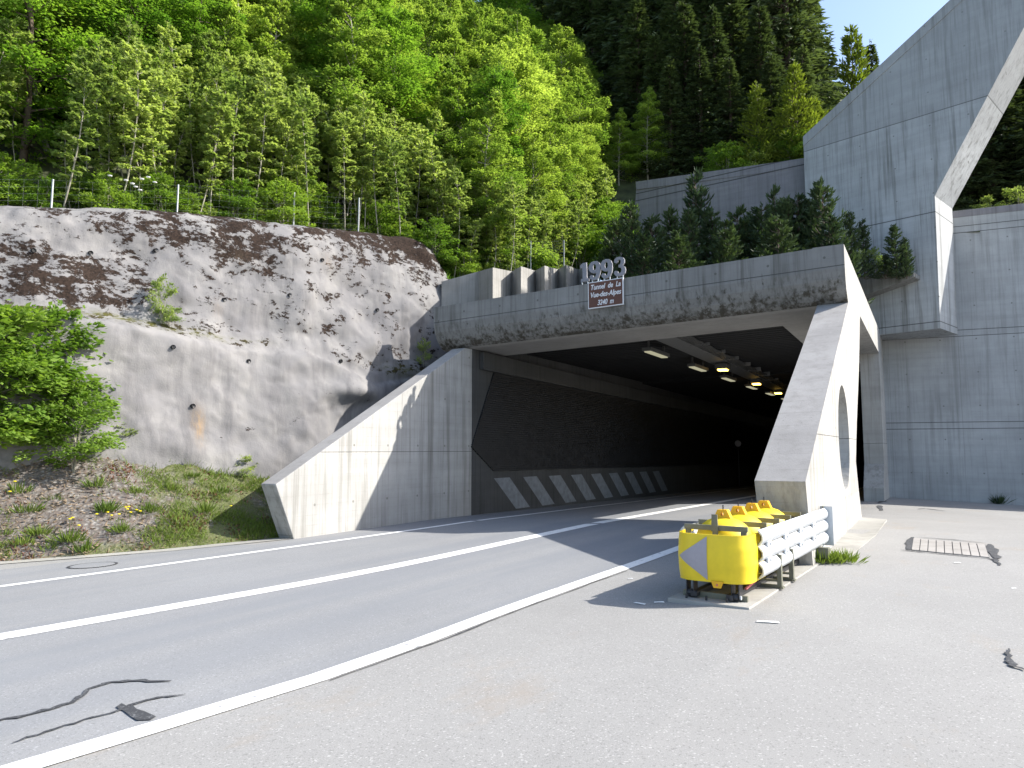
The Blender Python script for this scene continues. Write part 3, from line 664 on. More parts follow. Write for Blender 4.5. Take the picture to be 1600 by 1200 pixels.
# overhanging nose near the wing wall
def bump(py, px, r0, r1, amp):
    c = rockpt(px, py); dd = ((RG[..., 1]-c[1])/r0)**2 + ((RG[..., 2]-c[2])/r1)**2; RG[..., 0] += amp*np.exp(-dd)
bump(612, 545, 1.1, .30, .30); bump(660, 535, 1.0, .7, -.20); bump(480, 480, .5, 1.1, .22); bump(640, 200, 1.0, 1.2, .2)
V = RG.reshape(-1, 3); idx = np.arange(NY*NV).reshape(NY, NV)
Q = np.stack([idx[:-1, :-1], idx[:-1, 1:], idx[1:, 1:], idx[1:, :-1]], -1).reshape(-1, 4)[:, ::-1]
me = mesh_np('rock_face', V, Q, M['rockm'], smooth=True)
zc = np.interp(V[:, 1], cy_, cz_); zl = np.interp(V[:, 1], ly_, lz_); zn = (V[:, 2]-zl)/np.maximum(.5, zc-zl)
yy = V[:, 1]; n_ = fbm(V*.55+40, 3)
moss = np.where(V[:, 2] > zl+.2, -.01 + .72*np.clip(zn-.48, 0, 1)**1.0, -.55)
def blob(px, py, ry, rz, amp, off=.4):
    c = rockpt(px, py, off); return .62*amp*np.exp(-((V[:, 1]-c[1])/ry)**2 - ((V[:, 2]-c[2])/rz)**2)
for b_ in [(60, 420, 1.3, .6, .75, 1.5), (20, 440, 1.2, .7, .6, 1.5), (140, 440, .8, .45, .4, 1.4), (330, 370, 1.1, .9, .55, 1.0), (380, 380, 1.0, .7, .5, .9), (230, 350, 1.2, .3, .4, 1.2), (400, 420, 1.4, .5, .22, .8), (610, 380, 1.8, .65, .75, .9), (650, 400, 1.2, .7, .7, .9), (560, 365, 1.6, .3, .55, .9), (350, 620, .5, .2, .5, 0), (455, 625, .5, .3, .5, 0), (440, 655, .5, .2, .6, 0), (600, 580, 1.0, .3, .6, .3), (165, 598, .7, .22, .75, 0), (540, 618, 1.0, .15, .7, 0), (470, 500, .5, .8, .25, .5), (120, 470, 2.2, .22, .5, 1.0), (200, 455, .8, .4, .35, 1.1), (530, 400, 1.2, .8, .25, .8), (130, 560, .5, .4, .3, 0)]: moss = moss + blob(*b_)
moss = moss + 1.15*np.exp(-((V[:, 2]-zl-.10)/.15)**2)*np.clip((17-yy)/6, 0, 1)
moss -= .25*np.exp(-((V[:, 1]-onX(120,640,-17.)[1])/3)**2)*(V[:, 2] < zl)
green = .8*np.exp(-((V[:, 2]-zl-.22)/.12)**2)*np.clip((15-yy)/4, 0, 1) + blob(625, 580, .8, .22, 1.0, .2)
rust = blob(301, 664, .15, .42, 1.9, 0) + blob(390, 400, .2, .2, .25) + blob(348, 480, .12, .28, .5, .4) + blob(503, 410, .2, .3, .5, .8)
for nm_, ar in (('moss', moss), ('green', green), ('rust', rust)):
    a_ = me.attributes.new(nm_, 'FLOAT', 'POINT'); a_.data.foreach_set('value', np.asarray(np.clip(ar, -1, 1.5), np.float32))
tag(link('rock_face', me), kind='structure')
BV = BVHTree.FromPolygons([Vector(v) for v in V], [tuple(q) for q in Q.tolist()])
def hit(px, py):
    d = Vector(ray(px, py)).normalized(); h = BV.ray_cast(Vector(ORG), d); return h[0], h[1]
# drain pipes poking out of the shotcrete
for k, (px, py, lab) in enumerate([(270, 542, 'under the upper ledge, left one of the pair'), (388, 564, 'under the ledge, right one of the pair'), (301, 634, 'above the orange rust stain'), (167, 622, 'low on the rock beside the maple bush'),
        (350, 468, 'above the ledge with a short pale streak below'), (243, 391, 'high in the rock above the hanging green weed'), (52, 391, 'in the dark moss at the far left'), (141, 395, 'high in the rock left of the green weed'),
        (452, 461, 'in the upper rock face right of the moss'), (503, 406, 'highest on the right with a rusty rim'), (532, 564, 'just left of the folded nose in the rock'), (589, 484, 'in the upper rock face nearest the lintel')]):
    h, nrm = hit(px, py)
    if h is None: continue
    t = thing('drain_pipe', 'black drain pipe mouth ' + lab, 'drain pipe', h, 0, 'drain pipes in the shotcrete rock')
    m = MB(); r0 = .055
    m.tube([h - Vector((.25, 0, 0)), h + Vector((.045, 0, -.006))], r0, 14, False); m.build('pipe', M['pipe'], t, smooth=True)
    m = MB(); m.tube([h + Vector((.0, 0, 0)), h + Vector((.012, 0, 0))], r0*.96, 14); m.build('dark_bore', M['pipe'], t)
# ------------------------------------------------------------------ EMBANKMENT
def kerbx(y): return np.interp(y, [-4, 1.0, 7.0, 8.6, 9.75, 12.2, 13, 14.5, 17], [-22, -19.4, -15.8, -14.85, -14.2, -13.48, -13.44, -13.5, -13.6])
BY = np.linspace(-2, 16.5, 150); BN = 60; rows = []
for y in BY:
    xa = kerbx(y); xb = XRK(y)-.1; z1 = np.interp(y, by_, bz_); z0 = GZ(xa, y)+.01
    t_ = np.linspace(0, 1, BN); rows.append(np.stack([xa+(xb-xa)*t_, np.full(BN, y), z0+(z1-z0)*(.85*t_+.15*t_*t_)], 1))
BG = np.array(rows); tt_ = np.linspace(0, 1, BN)[None, :]
BG[..., 2] += (fbm(BG*1.1+2, 4)*.35 + fbm(BG*5+7, 3)*.10)*np.clip(tt_*5, 0, 1)
Vb = BG.reshape(-1, 3); idx = np.arange(len(BY)*BN).reshape(len(BY), BN)
Qb = np.stack([idx[:-1, :-1], idx[:-1, 1:], idx[1:, 1:], idx[1:, :-1]], -1).reshape(-1, 4)
me = mesh_np('embankment', Vb, Qb[:, ::-1], M['bank'], smooth=True)
tb = np.tile(np.linspace(0, 1, BN), len(BY))
grn = np.clip((Vb[:, 1]-9.0)/2.5, -.2, 1) + .9*np.exp(-(tb/.13)**2) - .2
a_ = me.attributes.new('green', 'FLOAT', 'POINT'); a_.data.foreach_set('value', np.asarray(grn, np.float32))
tag(link('embankment', me), kind='structure')
BVB = BVHTree.FromPolygons([Vector(v) for v in Vb], [tuple(q) for q in Qb.tolist()])
# ------------------------------------------------------------------ HILL
foot = np.array([(-24, -6, 5.5), (-24.2, 2, 5.9), (-21.9, 6, 6.6), (-20.2, 9, 7.1), (-18.9, 12, 7.7), (-17.7, 16, 8.5), (-16.9, 19, 9.05), (-15.7, 21.2, 8.2), (-14.6, 22.2, 7.75), (-13.3, 23.4, 8.0), (-12.9, 25, 8.2), (-13.2, 27, 8.6), (-13.4, 30, 9.5), (-14.0, 36.4, 13.2),
                 (-13.5, 37.3, 15.6), (-4.5, 36.6, 15.4), (-3.5, 36.9, 12.4), (1.5, 37.2, 11.8), (26, 40, 11.8), (70, 46, 11.8)], float)
inner = np.vstack([foot[:, :2], [(70, -40), (-24, -40)]])
def inpoly(P, poly):
    x, y = P[:, 0], P[:, 1]; ins = np.zeros(len(P), bool); n = len(poly); j = n-1
    for i in range(n):
        xi, yi = poly[i]; xj, yj = poly[j]
        ins ^= ((yi > y) != (yj > y)) & (x < (xj-xi)*(y-yi)/(yj-yi+1e-12)+xi); j = i
    return ins
def hillz(P):
    P = np.atleast_2d(np.asarray(P, float))[:, :2]; best = np.full(len(P), 1e9); z = np.zeros(len(P))
    for a, b in zip(foot[:-1], foot[1:]):
        ab = b[:2]-a[:2]; s = np.clip(((P-a[:2])@ab)/(ab@ab), 0, 1); q = a[:2]+s[:, None]*ab; d = np.hypot(*(P-q).T)
        m = d < best; best[m] = d[m]; z[m] = (a[2]+s*(b[2]-a[2]))[m]
    ins = inpoly(P, inner); d = np.where(ins, -best, best)
    sl_ = np.where(P[:, 0] > -5, .42, .66)
    w = np.clip((P[:, 0]+14)/14, 0, 1); sl_ = .66*(1-w)+.40*w
    dd = np.maximum(d, 0); zz = z + sl_*np.minimum(dd, 60)*np.clip(dd/3, .45, 1) + 1.6*fbm(np.c_[P*.14, np.zeros(len(P))], 3)*np.clip(dd/4, 0, 1)
    zz = zz + .35*fbm(np.c_[P*.9, np.zeros(len(P))], 3)*np.clip(dd, 0, 1)
    return np.where(ins, z-.9*np.minimum(best, 1.5), zz), d
gx = np.concatenate([np.arange(-90, -30, 3.), np.arange(-30, 12, .6), np.arange(12, 75, 3.)]); gy = np.concatenate([np.arange(-12, 46, .6), np.arange(46, 130, 3.)])
GX, GY = np.meshgrid(gx, gy); P2 = np.c_[GX.ravel(), GY.ravel()]; hz, hd = hillz(P2)
idx = np.arange(len(P2)).reshape(GX.shape); Qh = np.stack([idx[:-1, :-1], idx[:-1, 1:], idx[1:, 1:], idx[1:, :-1]], -1).reshape(-1, 4)
keep = (hd[Qh] > -.75).all(1); Qh = Qh[keep]
tag(link('hillside', mesh_np('hillside', np.c_[P2, hz], Qh, M['soil'], smooth=True)), kind='structure')
#@@CUSHION
# ------------------------------------------------------------------ CRASH CUSHION (local frame: x across, y along, origin at nose foot)
CA = R(-4.1)
CC = thing('crash_cushion', 'yellow crash cushion with grey arrow and galvanised rails before the right portal leg', 'crash cushion', (-2.20, 8.42, GZ(-2.2, 8.42)), CA)
CC.location.x -= .045; CC.scale = (.95, 1, 1)
def cl(m, name, mat, par=CC, **k): return m.build(name, mat, par, local=True, **k)
cl(MB().box(-.50, .50, -.10, 4.15, -.02, .035), 'base_slab', M['gutter'], bevel=.01)
# nose: a bent band, open behind, with wavy rear edges like the rails
zb0, zt0 = .245, .785
def nose_pt(s):
    """plan of the band: s in -1..1"""
    hw, r, yb = .45, .23, .85
    segs = [(yb-.02-r), math.pi/2*r, 2*(hw-r), math.pi/2*r, (yb-.02-r)]; Lt = sum(segs); d = (s+1)/2*Lt
    if d < segs[0]: return (-hw, yb-d)
    d -= segs[0]
    if d < segs[1]: a = d/r; return (-hw+r-r*math.cos(a), .02+r-r*math.sin(a))
    d -= segs[1]
    if d < segs[2]: return (-hw+r+d, .02)
    d -= segs[2]
    if d < segs[3]: a = d/r; return (hw-r+r*math.sin(a), .02+r-r*math.cos(a))
    d -= segs[3]; return (hw, .02+r+d)
nS, nZ = 64, 20
def nose_grid(off):
    v = []
    for j in range(nZ+1):
        fz = j/nZ; z = zb0+(zt0-zb0)*fz
        for i in range(nS+1):
            s = -1+2*i/nS; wav = .14*(abs(math.sin(fz*math.pi*3)))*1.0
            s2 = s*(1-.30-.0) if False else s
            lim = 1-.34*(.15+.85*abs(math.sin(fz*3*math.pi)))
            s2 = s*lim
            x, y = nose_pt(s2); bulge = .02*math.sin(fz*math.pi)
            q0 = nose_pt(max(-1, s2-.01)); q1 = nose_pt(min(1, s2+.01)); tx, ty = q1[0]-q0[0], q1[1]-q0[1]; L_ = math.hypot(tx, ty); nx, ny = ty/L_, -tx/L_
            dz = -.035*math.cos(s*math.pi/2)*0
            v.append((x+nx*(bulge-off), y+ny*(bulge-off), z+dz))
    return v
m = MB(); va = nose_grid(0); vb = nose_grid(.022); n1 = len(va); w_ = nS+1
f = []
for j in range(nZ):
    for i in range(nS):
        a = j*w_+i; f.append((a, a+1, a+w_+1, a+w_)); f.append((n1+a+w_, n1+a+w_+1, n1+a+1, n1+a))
for i in range(nS): f.append((i+1, i, n1+i, n1+i+1)); a = nZ*w_+i; f.append((a, a+1, n1+a+1, n1+a))
for j in range(nZ):
    a = j*w_; f.append((a, a+w_, n1+a+w_, n1+a)); a = j*w_+nS; f.append((a+w_, a, n1+a, n1+a+w_))
m.add(va+vb, f); nose = cl(m, 'nose', M['yellow'], smooth=True)
nm_ = nose.modifiers.new('e', 'EDGE_SPLIT'); nm_.split_angle = R(40)
# arrow foil: lies on the nose surface
m = MB(); v = []; f = []; nA = 14
for j in range(nA+1):
    fz = .04+.92*j/nA; z = zb0+(zt0-zb0)*fz; sR = -.02; wdt = (1-abs(2*(j/nA)-1))
    for i in range(9):
        s = sR - (.315)*wdt*(1-i/8); x, y = nose_pt(s); q0 = nose_pt(s-.01); q1 = nose_pt(s+.01); tx, ty = q1[0]-q0[0], q1[1]-q0[1]; L_ = math.hypot(tx, ty); nx, ny = ty/L_, -tx/L_
        bg_ = .02*math.sin(fz*math.pi)+.008; v.append((x+nx*bg_, y+ny*bg_, z))
for j in range(nA):
    for i in range(8): a = j*9+i; f.append((a, a+1, a+10, a+9))
m.add(v, f); cl(m, 'arrow_foil', M['greyfoil'], nose, smooth=True)
m = MB(); m.prism([(.02, -.006, zb0+.02), (.17, -.006, zb0+.02), (.14, -.006, zb0-.055), (.05, -.006, zb0-.055)], (0, .02, 0)); cl(m, 'tab', M['yellow2'], nose)
m = MB(); m.tube([(.095, -.012, zb0-.02), (.095, .0, zb0-.02)], .012, 10); cl(m, 'tab_bolt', M['redp'], nose)
# drums with lifting lugs
for k, y in enumerate((.58, 1.20, 1.82, 2.42)):
    pr = [(.0, .22), (.35, .22), (.385, .26), (.385, .58), (.375, .68), (.345, .76), (.29, .83), (.21, .885), (.11, .915), (.0, .925)]
    d_ = cl(MB().lathe([(r*.95, z+.02*(z > .5)) for r, z in pr], 0, y, 32), 'drum', M['yellow'], smooth=True)
    yl_ = y-.02
    lug = MB(); lug.prism([(-.24, yl_-.05, .86), (.24, yl_-.05, .86), (.11, yl_-.05, .93), (.06, yl_-.05, 1.035), (-.06, yl_-.05, 1.035), (-.11, yl_-.05, .93)], (0, .10, 0), [[(.022*math.cos(a), yl_-.05, .985+.026*math.sin(a)) for a in np.linspace(0, 2*math.pi, 10, endpoint=False)]])
    cl(lug, 'lifting_lug', M['yellow2'], d_)
    cl(MB().tube([(0, yl_, 1.0), (0, yl_, 1.09)], .008, 6), 'pin', M['steeldark'], d_)
# cross frames
for k, y in enumerate((.26, .89, 1.51, 2.12, 2.70)):
    hw_ = .40 if k == 0 else .45
    fr = MB().box(-hw_, hw_, y-.02, y+.02, .81, .87)
    for x in (-hw_+.05, 0, hw_-.05): fr.box(x-.033, x+.033, y-.025, y+.025, .30, .81)
    fr.box(-hw_+.02, hw_-.02, y-.03, y+.03, .26, .32)
    cl(fr, 'cross_frame', M['olive'], bevel=.004)
    if k == 0:
        b_ = MB(); b_.prism([(-.045, y-.035, .80), (.045, y-.035, .80), (.035, y-.035, 1.0), (-.035, y-.035, 1.0)], (0, .012, 0)); cl(b_, 'hanger_plate', M['olive'])
    # standing legs with feet to the outside
    if k in (1, 2):
        for sx in (1, -1):
            lg = MB().box(sx*.50-.03, sx*.50+.03, y+.32, y+.38, .06, .45)
            lg.box(min(sx*.08, sx*.53), max(sx*.08, sx*.53), y+.325, y+.375, .036, .075); lg.box(min(sx*.08, sx*.47), max(sx*.08, sx*.47), y+.325, y+.375, .115, .14)
            lg.box(sx*.53-.02, sx*.53+.02, y+.30, y+.40, .036, .06)
            cl(lg, 'leg', M['olive'], bevel=.003)
# rails: three rounded beams a side plus a return plate and splice plates
def beam(zc, x, sx, y0, y1):
    prof = []
    for dx_, dz_ in ((.000, -.090), (.016, -.078), (.046, -.046), (.055, -.020), (.055, .020), (.046, .046), (.016, .078), (.000, .090)): prof.append((x+sx*dx_, zc+dz_))
    prof += [(x-sx*.010, zc+.090), (x+sx*.004, zc+.064), (x+sx*.038, zc+.022), (x+sx*.038, zc-.022), (x+sx*.004, zc-.064), (x-sx*.010, zc-.090)]
    m = MB(); m.prism([(p[0], y0, p[1]) for p in prof], (0, y1-y0, 0)); return m
for sx in (1, -1):
    for zc in (.735, .545, .355):
        r_ = cl(beam(zc, sx*.475, sx, .42, 4.28), 'rail', M['galv'], smooth=False)
        s_ = r_.modifiers.new('e', 'EDGE_SPLIT'); s_.split_angle = R(35)
        for p in r_.data.polygons: p.use_smooth = True
    cl(MB().box(sx*.455-.006, sx*.455+.006, 4.24, 4.31, .24, .86), 'end_plate', M['olive'])
    pm = MB(); pm.box(min(sx*.40, sx*.60), max(sx*.40, sx*.60), 4.283, 4.298, .235, .855); cl(pm, 'end_plate', M['galv'])
    for zc in (.64, .45):
        for y in (.78, 1.62, 2.46, 3.3):
            m = MB(); m.prism([(sx*.492, y+.11*math.cos(a)*(1.1 if math.cos(a) < 0 else .8), zc+.055*math.sin(a)) for a in np.linspace(0, 2*math.pi, 14, endpoint=False)], (sx*.026, 0, 0)); cl(m, 'splice_plate', M['galv'])
            m = MB(); m.tube([(sx*.518, y, zc), (sx*.53, y, zc)], .018, 8); cl(m, 'bolt', M['galv'])
# track, rollers and anchors beneath the nose
for sx in (1, -1):
    cl(MB().box(sx*.22-.04, sx*.22+.04, .05, 3.9, .055, .115), 'track', M['steeldark'], bevel=.004)
    rl = MB(); rl.tube([(sx*.28-.03, .12, .085), (sx*.28+.03, .12, .085)], .045, 14); rl.box(sx*.28-.05, sx*.28-.038, .09, .22, .06, .24); rl.box(sx*.28+.038, sx*.28+.05, .09, .22, .06, .24); cl(rl, 'roller', M['steeldark'])
    cl(MB().tube([(sx*.28+.04, .12, .085), (sx*.28+.065, .12, .085)], .024, 10), 'roller_hub', M['galv'])
m = MB().box(-.40, .40, .16, .20, .036, .10); cl(m, 'anchor_bar', M['olive'])
cl(MB().tube([(.34, .30, .16), (.46, .75, .30)], .016, 8), 'tie_rod', M['redp'])
for x in (-.3, -.05, .2): cl(MB().tube([(x, .02, .03), (x, .02, .085)], .014, 6), 'anchor_bolt', M['steeldark'])
m = MB().box(.22, .62, 3.72, 3.86, .10, .26); cl(m, 'tail_bracket', M['olive'], bevel=.005)
m = MB(); m.tube([(.40+.12*math.cos(a), 3.9+.01*a, .30+.10*math.sin(a)) for a in np.linspace(-1.5, 3.2, 14)], .014, 6); cl(m, 'tail_loop', M['galv'])
#@@PLANTS
# ================================================================== VEGETATION
def leafquads(P, A, N, L, W, rs):
    """diamond leaves: base P, axis A, normal N"""
    A = A/np.maximum(1e-6, np.linalg.norm(A, axis=1))[:, None]; S = np.cross(N, A); S /= np.maximum(1e-6, np.linalg.norm(S, axis=1))[:, None]
    N2 = np.cross(A, S); L = L[:, None]; W = W[:, None]
    V = np.stack([P, P + A*L*.45 + S*W*.5 - N2*L*.06, P + A*L, P + A*L*.45 - S*W*.5 - N2*L*.06], 1).reshape(-1, 3)
    n = len(P); return V, np.arange(4*n).reshape(n, 4)
def rndv(rs, n): v = rs.randn(n, 3); return v/np.linalg.norm(v, axis=1)[:, None]

def broadleaf(H, Rr, seed, nbr, leaves, lsize, mat, bark, clear=.18, stems=1, top=1.0, spread=.32, up=.55, trunk_r=None, shape='ovoid'):
    rs = np.random.RandomState(seed); tm = MB(); Pl = []; Al = []; Nl = []; Ll = []; Tl = []
    for sidx in range(stems):
        sa = rs.rand()*6.28; lean = (.10 if stems == 1 else .34)*rs.rand(); h = H*(1 if sidx == 0 else .65+.35*rs.rand())
        wob = rs.randn(2)*.06*h
        def trunk(f): return np.array([math.cos(sa)*lean*h*f*f + wob[0]*math.sin(f*3), math.sin(sa)*lean*h*f*f + wob[1]*math.sin(f*2.3), h*f])
        r0 = (trunk_r or H*.011)*(1 if stems == 1 else .7)
        tm.tube([trunk(f) for f in np.linspace(0, .97, 7)], [r0*(1-.85*f)+.004 for f in np.linspace(0, .97, 7)], 6, False)
        nb = max(4, nbr//stems)
        for b in range(nb):
            f = clear + (1-clear)*((b+rs.rand())/nb)**.9*.98; az = b*2.4+rs.rand()*1.1
            g = (f-clear)/(1-clear)
            sh = {'ovoid': (math.sin(math.pi*min(1, .12+.80*g))**.8)*(1-.25*g), 'cone': (1-g)**.8*.95+.08, 'vase': .35+.65*g if g < .8 else (1-g)*3+.2}[shape]
            ln = Rr*sh*(.75+.5*rs.rand()); el = up*(.5+1.0*g)+rs.randn()*.12
            p0 = trunk(f); hd = np.array([math.cos(az), math.sin(az), 0]); lat = np.array([-hd[1], hd[0], 0])
            def br(t): return p0 + hd*ln*t*math.cos(el) + np.array([0, 0, 1.])*ln*(math.sin(el)*t - .22*t*t)
            tm.tube([br(t) for t in (0, .35, .7, 1)], [r0*.30*(1-.5*g)+.003, r0*.2+.002, r0*.11+.002, .002], 4, False)
            n = int(leaves/(nb*stems)*(ln/Rr)*1.5)+8
            t = rs.rand(n)**.62; t = .18+.86*t; q = rs.randn(n)*spread*ln*(1.12-.75*t)*.9
            P = np.stack([br(x) for x in t]) + lat*q[:, None]
            dirv = hd*math.cos(el) + np.array([0, 0, math.sin(el)-.35]); A = dirv[None]*.9 + lat[None]*np.sign(q)[:, None]*(.35+.6*rs.rand(n))[:, None] + rs.randn(n, 3)*.28
            P[:, 2] += rs.randn(n)*.05*ln - .10*np.abs(q)
            A[:, 2] -= .22
            N = np.tile([0, 0, 1.], (n, 1)) + rs.randn(n, 3)*.42
            Pl.append(P); Al.append(A); Nl.append(N); Ll.append(lsize*(.65+.7*rs.rand(n))); Tl.append(np.clip(.5+.22*rs.randn()+.18*rs.randn(n), 0, 1))
        # leader tuft
        n = max(12, leaves//40); P = np.stack([trunk(.86+.16*x) for x in rs.rand(n)]) + rs.randn(n, 3)*.05*Rr; Pl.append(P); Al.append(rndv(rs, n)+[0, 0, .7]); Nl.append(np.tile([0, 0, 1.], (n, 1))+rs.randn(n, 3)*.5); Ll.append(lsize*(.6+.6*rs.rand(n))); Tl.append(np.clip(.6+.2*rs.randn(n), 0, 1))
    P = np.concatenate(Pl); A = np.concatenate(Al); N = np.concatenate(Nl); L = np.concatenate(Ll); T = np.concatenate(Tl)
    V, Qd = leafquads(P, A, N, L, L*.62, rs)
    crown = mesh_np('crown', V, Qd, mat, np.repeat(T, 4))
    tme = bpy.data.meshes.new('trunk'); tme.from_pydata(tm.v, [], tm.f); tme.materials.append(bark)
    for p in tme.polygons: p.use_smooth = True
    return tme, crown

def conifer(H, Rr, seed, step, per, mat, bark, needle, droop=.35, clear=.08, dens=26, upturn=0., wid=.2):
    rs = np.random.RandomState(seed); tm = MB(); tm.tube([(0, 0, 0), (0.02*H*rs.randn()*.3, 0, H*.5), (0, 0, H)], [H*.014, H*.009, .01], 7, False)
    Pl, Al, Nl, Ll, Tl = [], [], [], [], []
    z = H*clear
    while z < H*.985:
        g = z/H; ln0 = Rr*(1-g)**.85+.12
        for b in range(per):
            az = rs.rand()*6.28; ln = ln0*(.6+.55*rs.rand()); hd = np.array([math.cos(az), math.sin(az), 0]); lat = np.array([-hd[1], hd[0], 0]); zz0 = z+rs.randn()*step*.3
            dr = droop*(1-.9*g)+rs.randn()*.08
            def br(t): return hd[None]*(ln*t)[:, None] + np.array([0, 0, 1.])[None]*(zz0 + ln*(upturn*t*t - dr*t + .30*dr*t**3))[:, None]
            tt = np.array([0, .5, 1.]); bp = br(tt); tm.tube(bp, [.02+.004*ln, .012+.002*ln, .004], 3, False)
            n = int(dens*(ln/Rr)**1.2)+5; t = .10+.92*rs.rand(n)**.7; q = rs.randn(n)*wid*ln*(1.1-.8*t)
            P = br(t)+lat[None]*q[:, None]; P[:, 2] -= np.abs(q)*.25
            A = hd[None]*.8+lat[None]*np.sign(q)[:, None]*.55+rs.randn(n, 3)*.25; A[:, 2] += upturn*.7-dr*.7-.15*(1 if upturn == 0 else -2)
            Pl.append(P); Al.append(A); Nl.append(np.tile([0, 0, 1.], (n, 1))+rs.randn(n, 3)*.55); Ll.append(needle*(.6+.8*rs.rand(n))); Tl.append(np.clip(.35+.25*t+.2*rs.randn()+.12*rs.randn(n), 0, 1))
        z += step*(.8+.4*rs.rand())*(1-.35*g)
    n = 14; Pl.append(np.c_[rs.randn(n, 2)*.03*Rr, H*(.95+.07*rs.rand(n))]); Al.append(rndv(rs, n)*.5+[0, 0, 1]); Nl.append(rndv(rs, n)); Ll.append(needle*(.5+.5*rs.rand(n))); Tl.append(np.full(n, .6))
    P = np.concatenate(Pl); A = np.concatenate(Al); N = np.concatenate(Nl); L = np.concatenate(Ll); T = np.concatenate(Tl)
    V, Qd = leafquads(P, A, N, L, L*.36, rs)
    crown = mesh_np('crown', V, Qd, mat, np.repeat(T, 4)); tme = bpy.data.meshes.new('trunk'); tme.from_pydata(tm.v, [], tm.f); tme.materials.append(bark)
    return tme, crown

def plant(name, proto, x, y, z, s, rz, label, cat, group=None, sz=None, tilt=(0, 0)):
    o = bpy.data.objects.new(name, None); C.objects.link(o); o.empty_display_size = .2; o.location = (x, y, z); o.rotation_euler = (tilt[0], tilt[1], rz); o.scale = (s, s, sz or s)
    tag(o, label, cat, group); link('trunk', proto[0], o); link('crown', proto[1], o); return o

BEECH = [broadleaf(10, 2.9, 11+i, 64, 30000, .135, M['leaf_beech'], M['bark'], .10, 1, spread=.30, up=.5, shape=('ovoid', 'cone', 'ovoid')[i]) for i in range(3)]
DEEP = [broadleaf(11, 3.2, 31+i, 60, 28000, .145, M['leaf_deep'], M['barkd'], .05, 1, spread=.32, up=.42) for i in range(2)]
SAPL = [broadleaf(6.5, .95, 51+i, 30, 3000, .15, M['leaf_sap'], M['bark'], .30, 1, spread=.28, up=.5, trunk_r=.032, shape='vase') for i in range(4)]
SHRUB = [broadleaf(2.0, 1.1, 71+i, 60, 6500, .085, M['leaf_bush'], M['bark'], .08, 5, spread=.34, up=.5, trunk_r=.02) for i in range(2)]
LOW = [broadleaf(1.1, .8, 81+i, 30, 1300, .085, M['leaf_sap'], M['bark'], .05, 5, spread=.34, up=.5, trunk_r=.01) for i in range(2)]
SPRUCE = [conifer(24, 4.0, 91+i, .55, 9, M['needle'], M['barkd'], .60, .42, .02, 48) for i in range(2)]
LARCH = [conifer(9, 2.6, 97+i, .34, 8, M['needle_l'], M['barkd'], .34, .05, .05, 40, .25, .26) for i in range(2)]
PINE = [conifer(4.0, 1.08, 101+i, .20, 7, M['needle_p'], M['barkd'], .17, .02, .03, 46, .45, .13) for i in range(3)]
rs = np.random.RandomState(5)
def pix(x, y, z):
    v = np.array([x, y, z])-ORG; d = v@_fw
    return (800+F*(v@_r)/d, 600-F*(v@_up)/d) if d > .5 else (-9999, -9999)
cnt = {}
def clearof(L, x, y, r):
    for a, b in L:
        if (a-x)**2+(b-y)**2 < r*r: return False
    L.append((x, y)); return True
# thicket of saplings along the crest and above the sawtooth wall
Ls = []
for _ in range(6000):
    k = rs.randint(2, 13); a, b = foot[k], foot[k+1]; s = rs.rand(); p = a[:2]+s*(b[:2]-a[:2]); nrm = np.array([-(b-a)[1], (b-a)[0]]); nrm /= np.linalg.norm(nrm)
    d = .5+rs.rand()**1.1*5.2; q = p+nrm*d
    z, hd_ = hillz(q); px, py = pix(q[0], q[1], z[0]+2)
    if hd_[0] < .45 or not (-40 < px < 985): continue
    if len(Ls) > 285 or not clearof(Ls, q[0], q[1], .42): continue
    if px < 190 and rs.rand() < .6: continue
    plant('sapling', SAPL[rs.randint(4)], q[0], q[1], z[0]-.05, (.48+.40*rs.rand())*(.80 if px > 690 else 1), rs.rand()*6.28, 'slender pale-stemmed sapling in the thicket at the edge of the wood', 'sapling', 'saplings along the edge of the wood', tilt=(rs.randn()*.05, rs.randn()*.05))
# young beeches on the slope behind
Lb = []; rs = np.random.RandomState(8)
for _ in range(9000):
    x = -62+rs.rand()*54; y = 6+rs.rand()*56; z, hd_ = hillz((x, y)); d = hd_[0]
    if d < (4.6 if x < -13 and y < 24 else 2.0) or d > 34: continue
    px, py = pix(x, y, z[0]+4)
    if not (-120 < px < 930) or py < -260: continue
    if len(Lb) > 190 or not clearof(Lb, x, y, 1.55+d*.04): continue
    if px > 880 and y > 45: continue
    deep = (px < 330 and rs.rand() < .75) or rs.rand() < .08
    s = .62+.32*rs.rand()+.012*d
    if px > 820: s *= .9
    if deep: plant('broadleaf_tree', DEEP[rs.randint(2)], x, y, z[0]-.1, s, rs.rand()*6.28, 'deep green broadleaf tree in the darker left part of the wood', 'tree', 'deep green trees on the slope')
    else: plant('beech_tree', BEECH[rs.randint(3)], x, y, z[0]-.1, s, rs.rand()*6.28, 'bright green young beech on the wooded slope above the road', 'tree', 'young beeches on the slope')
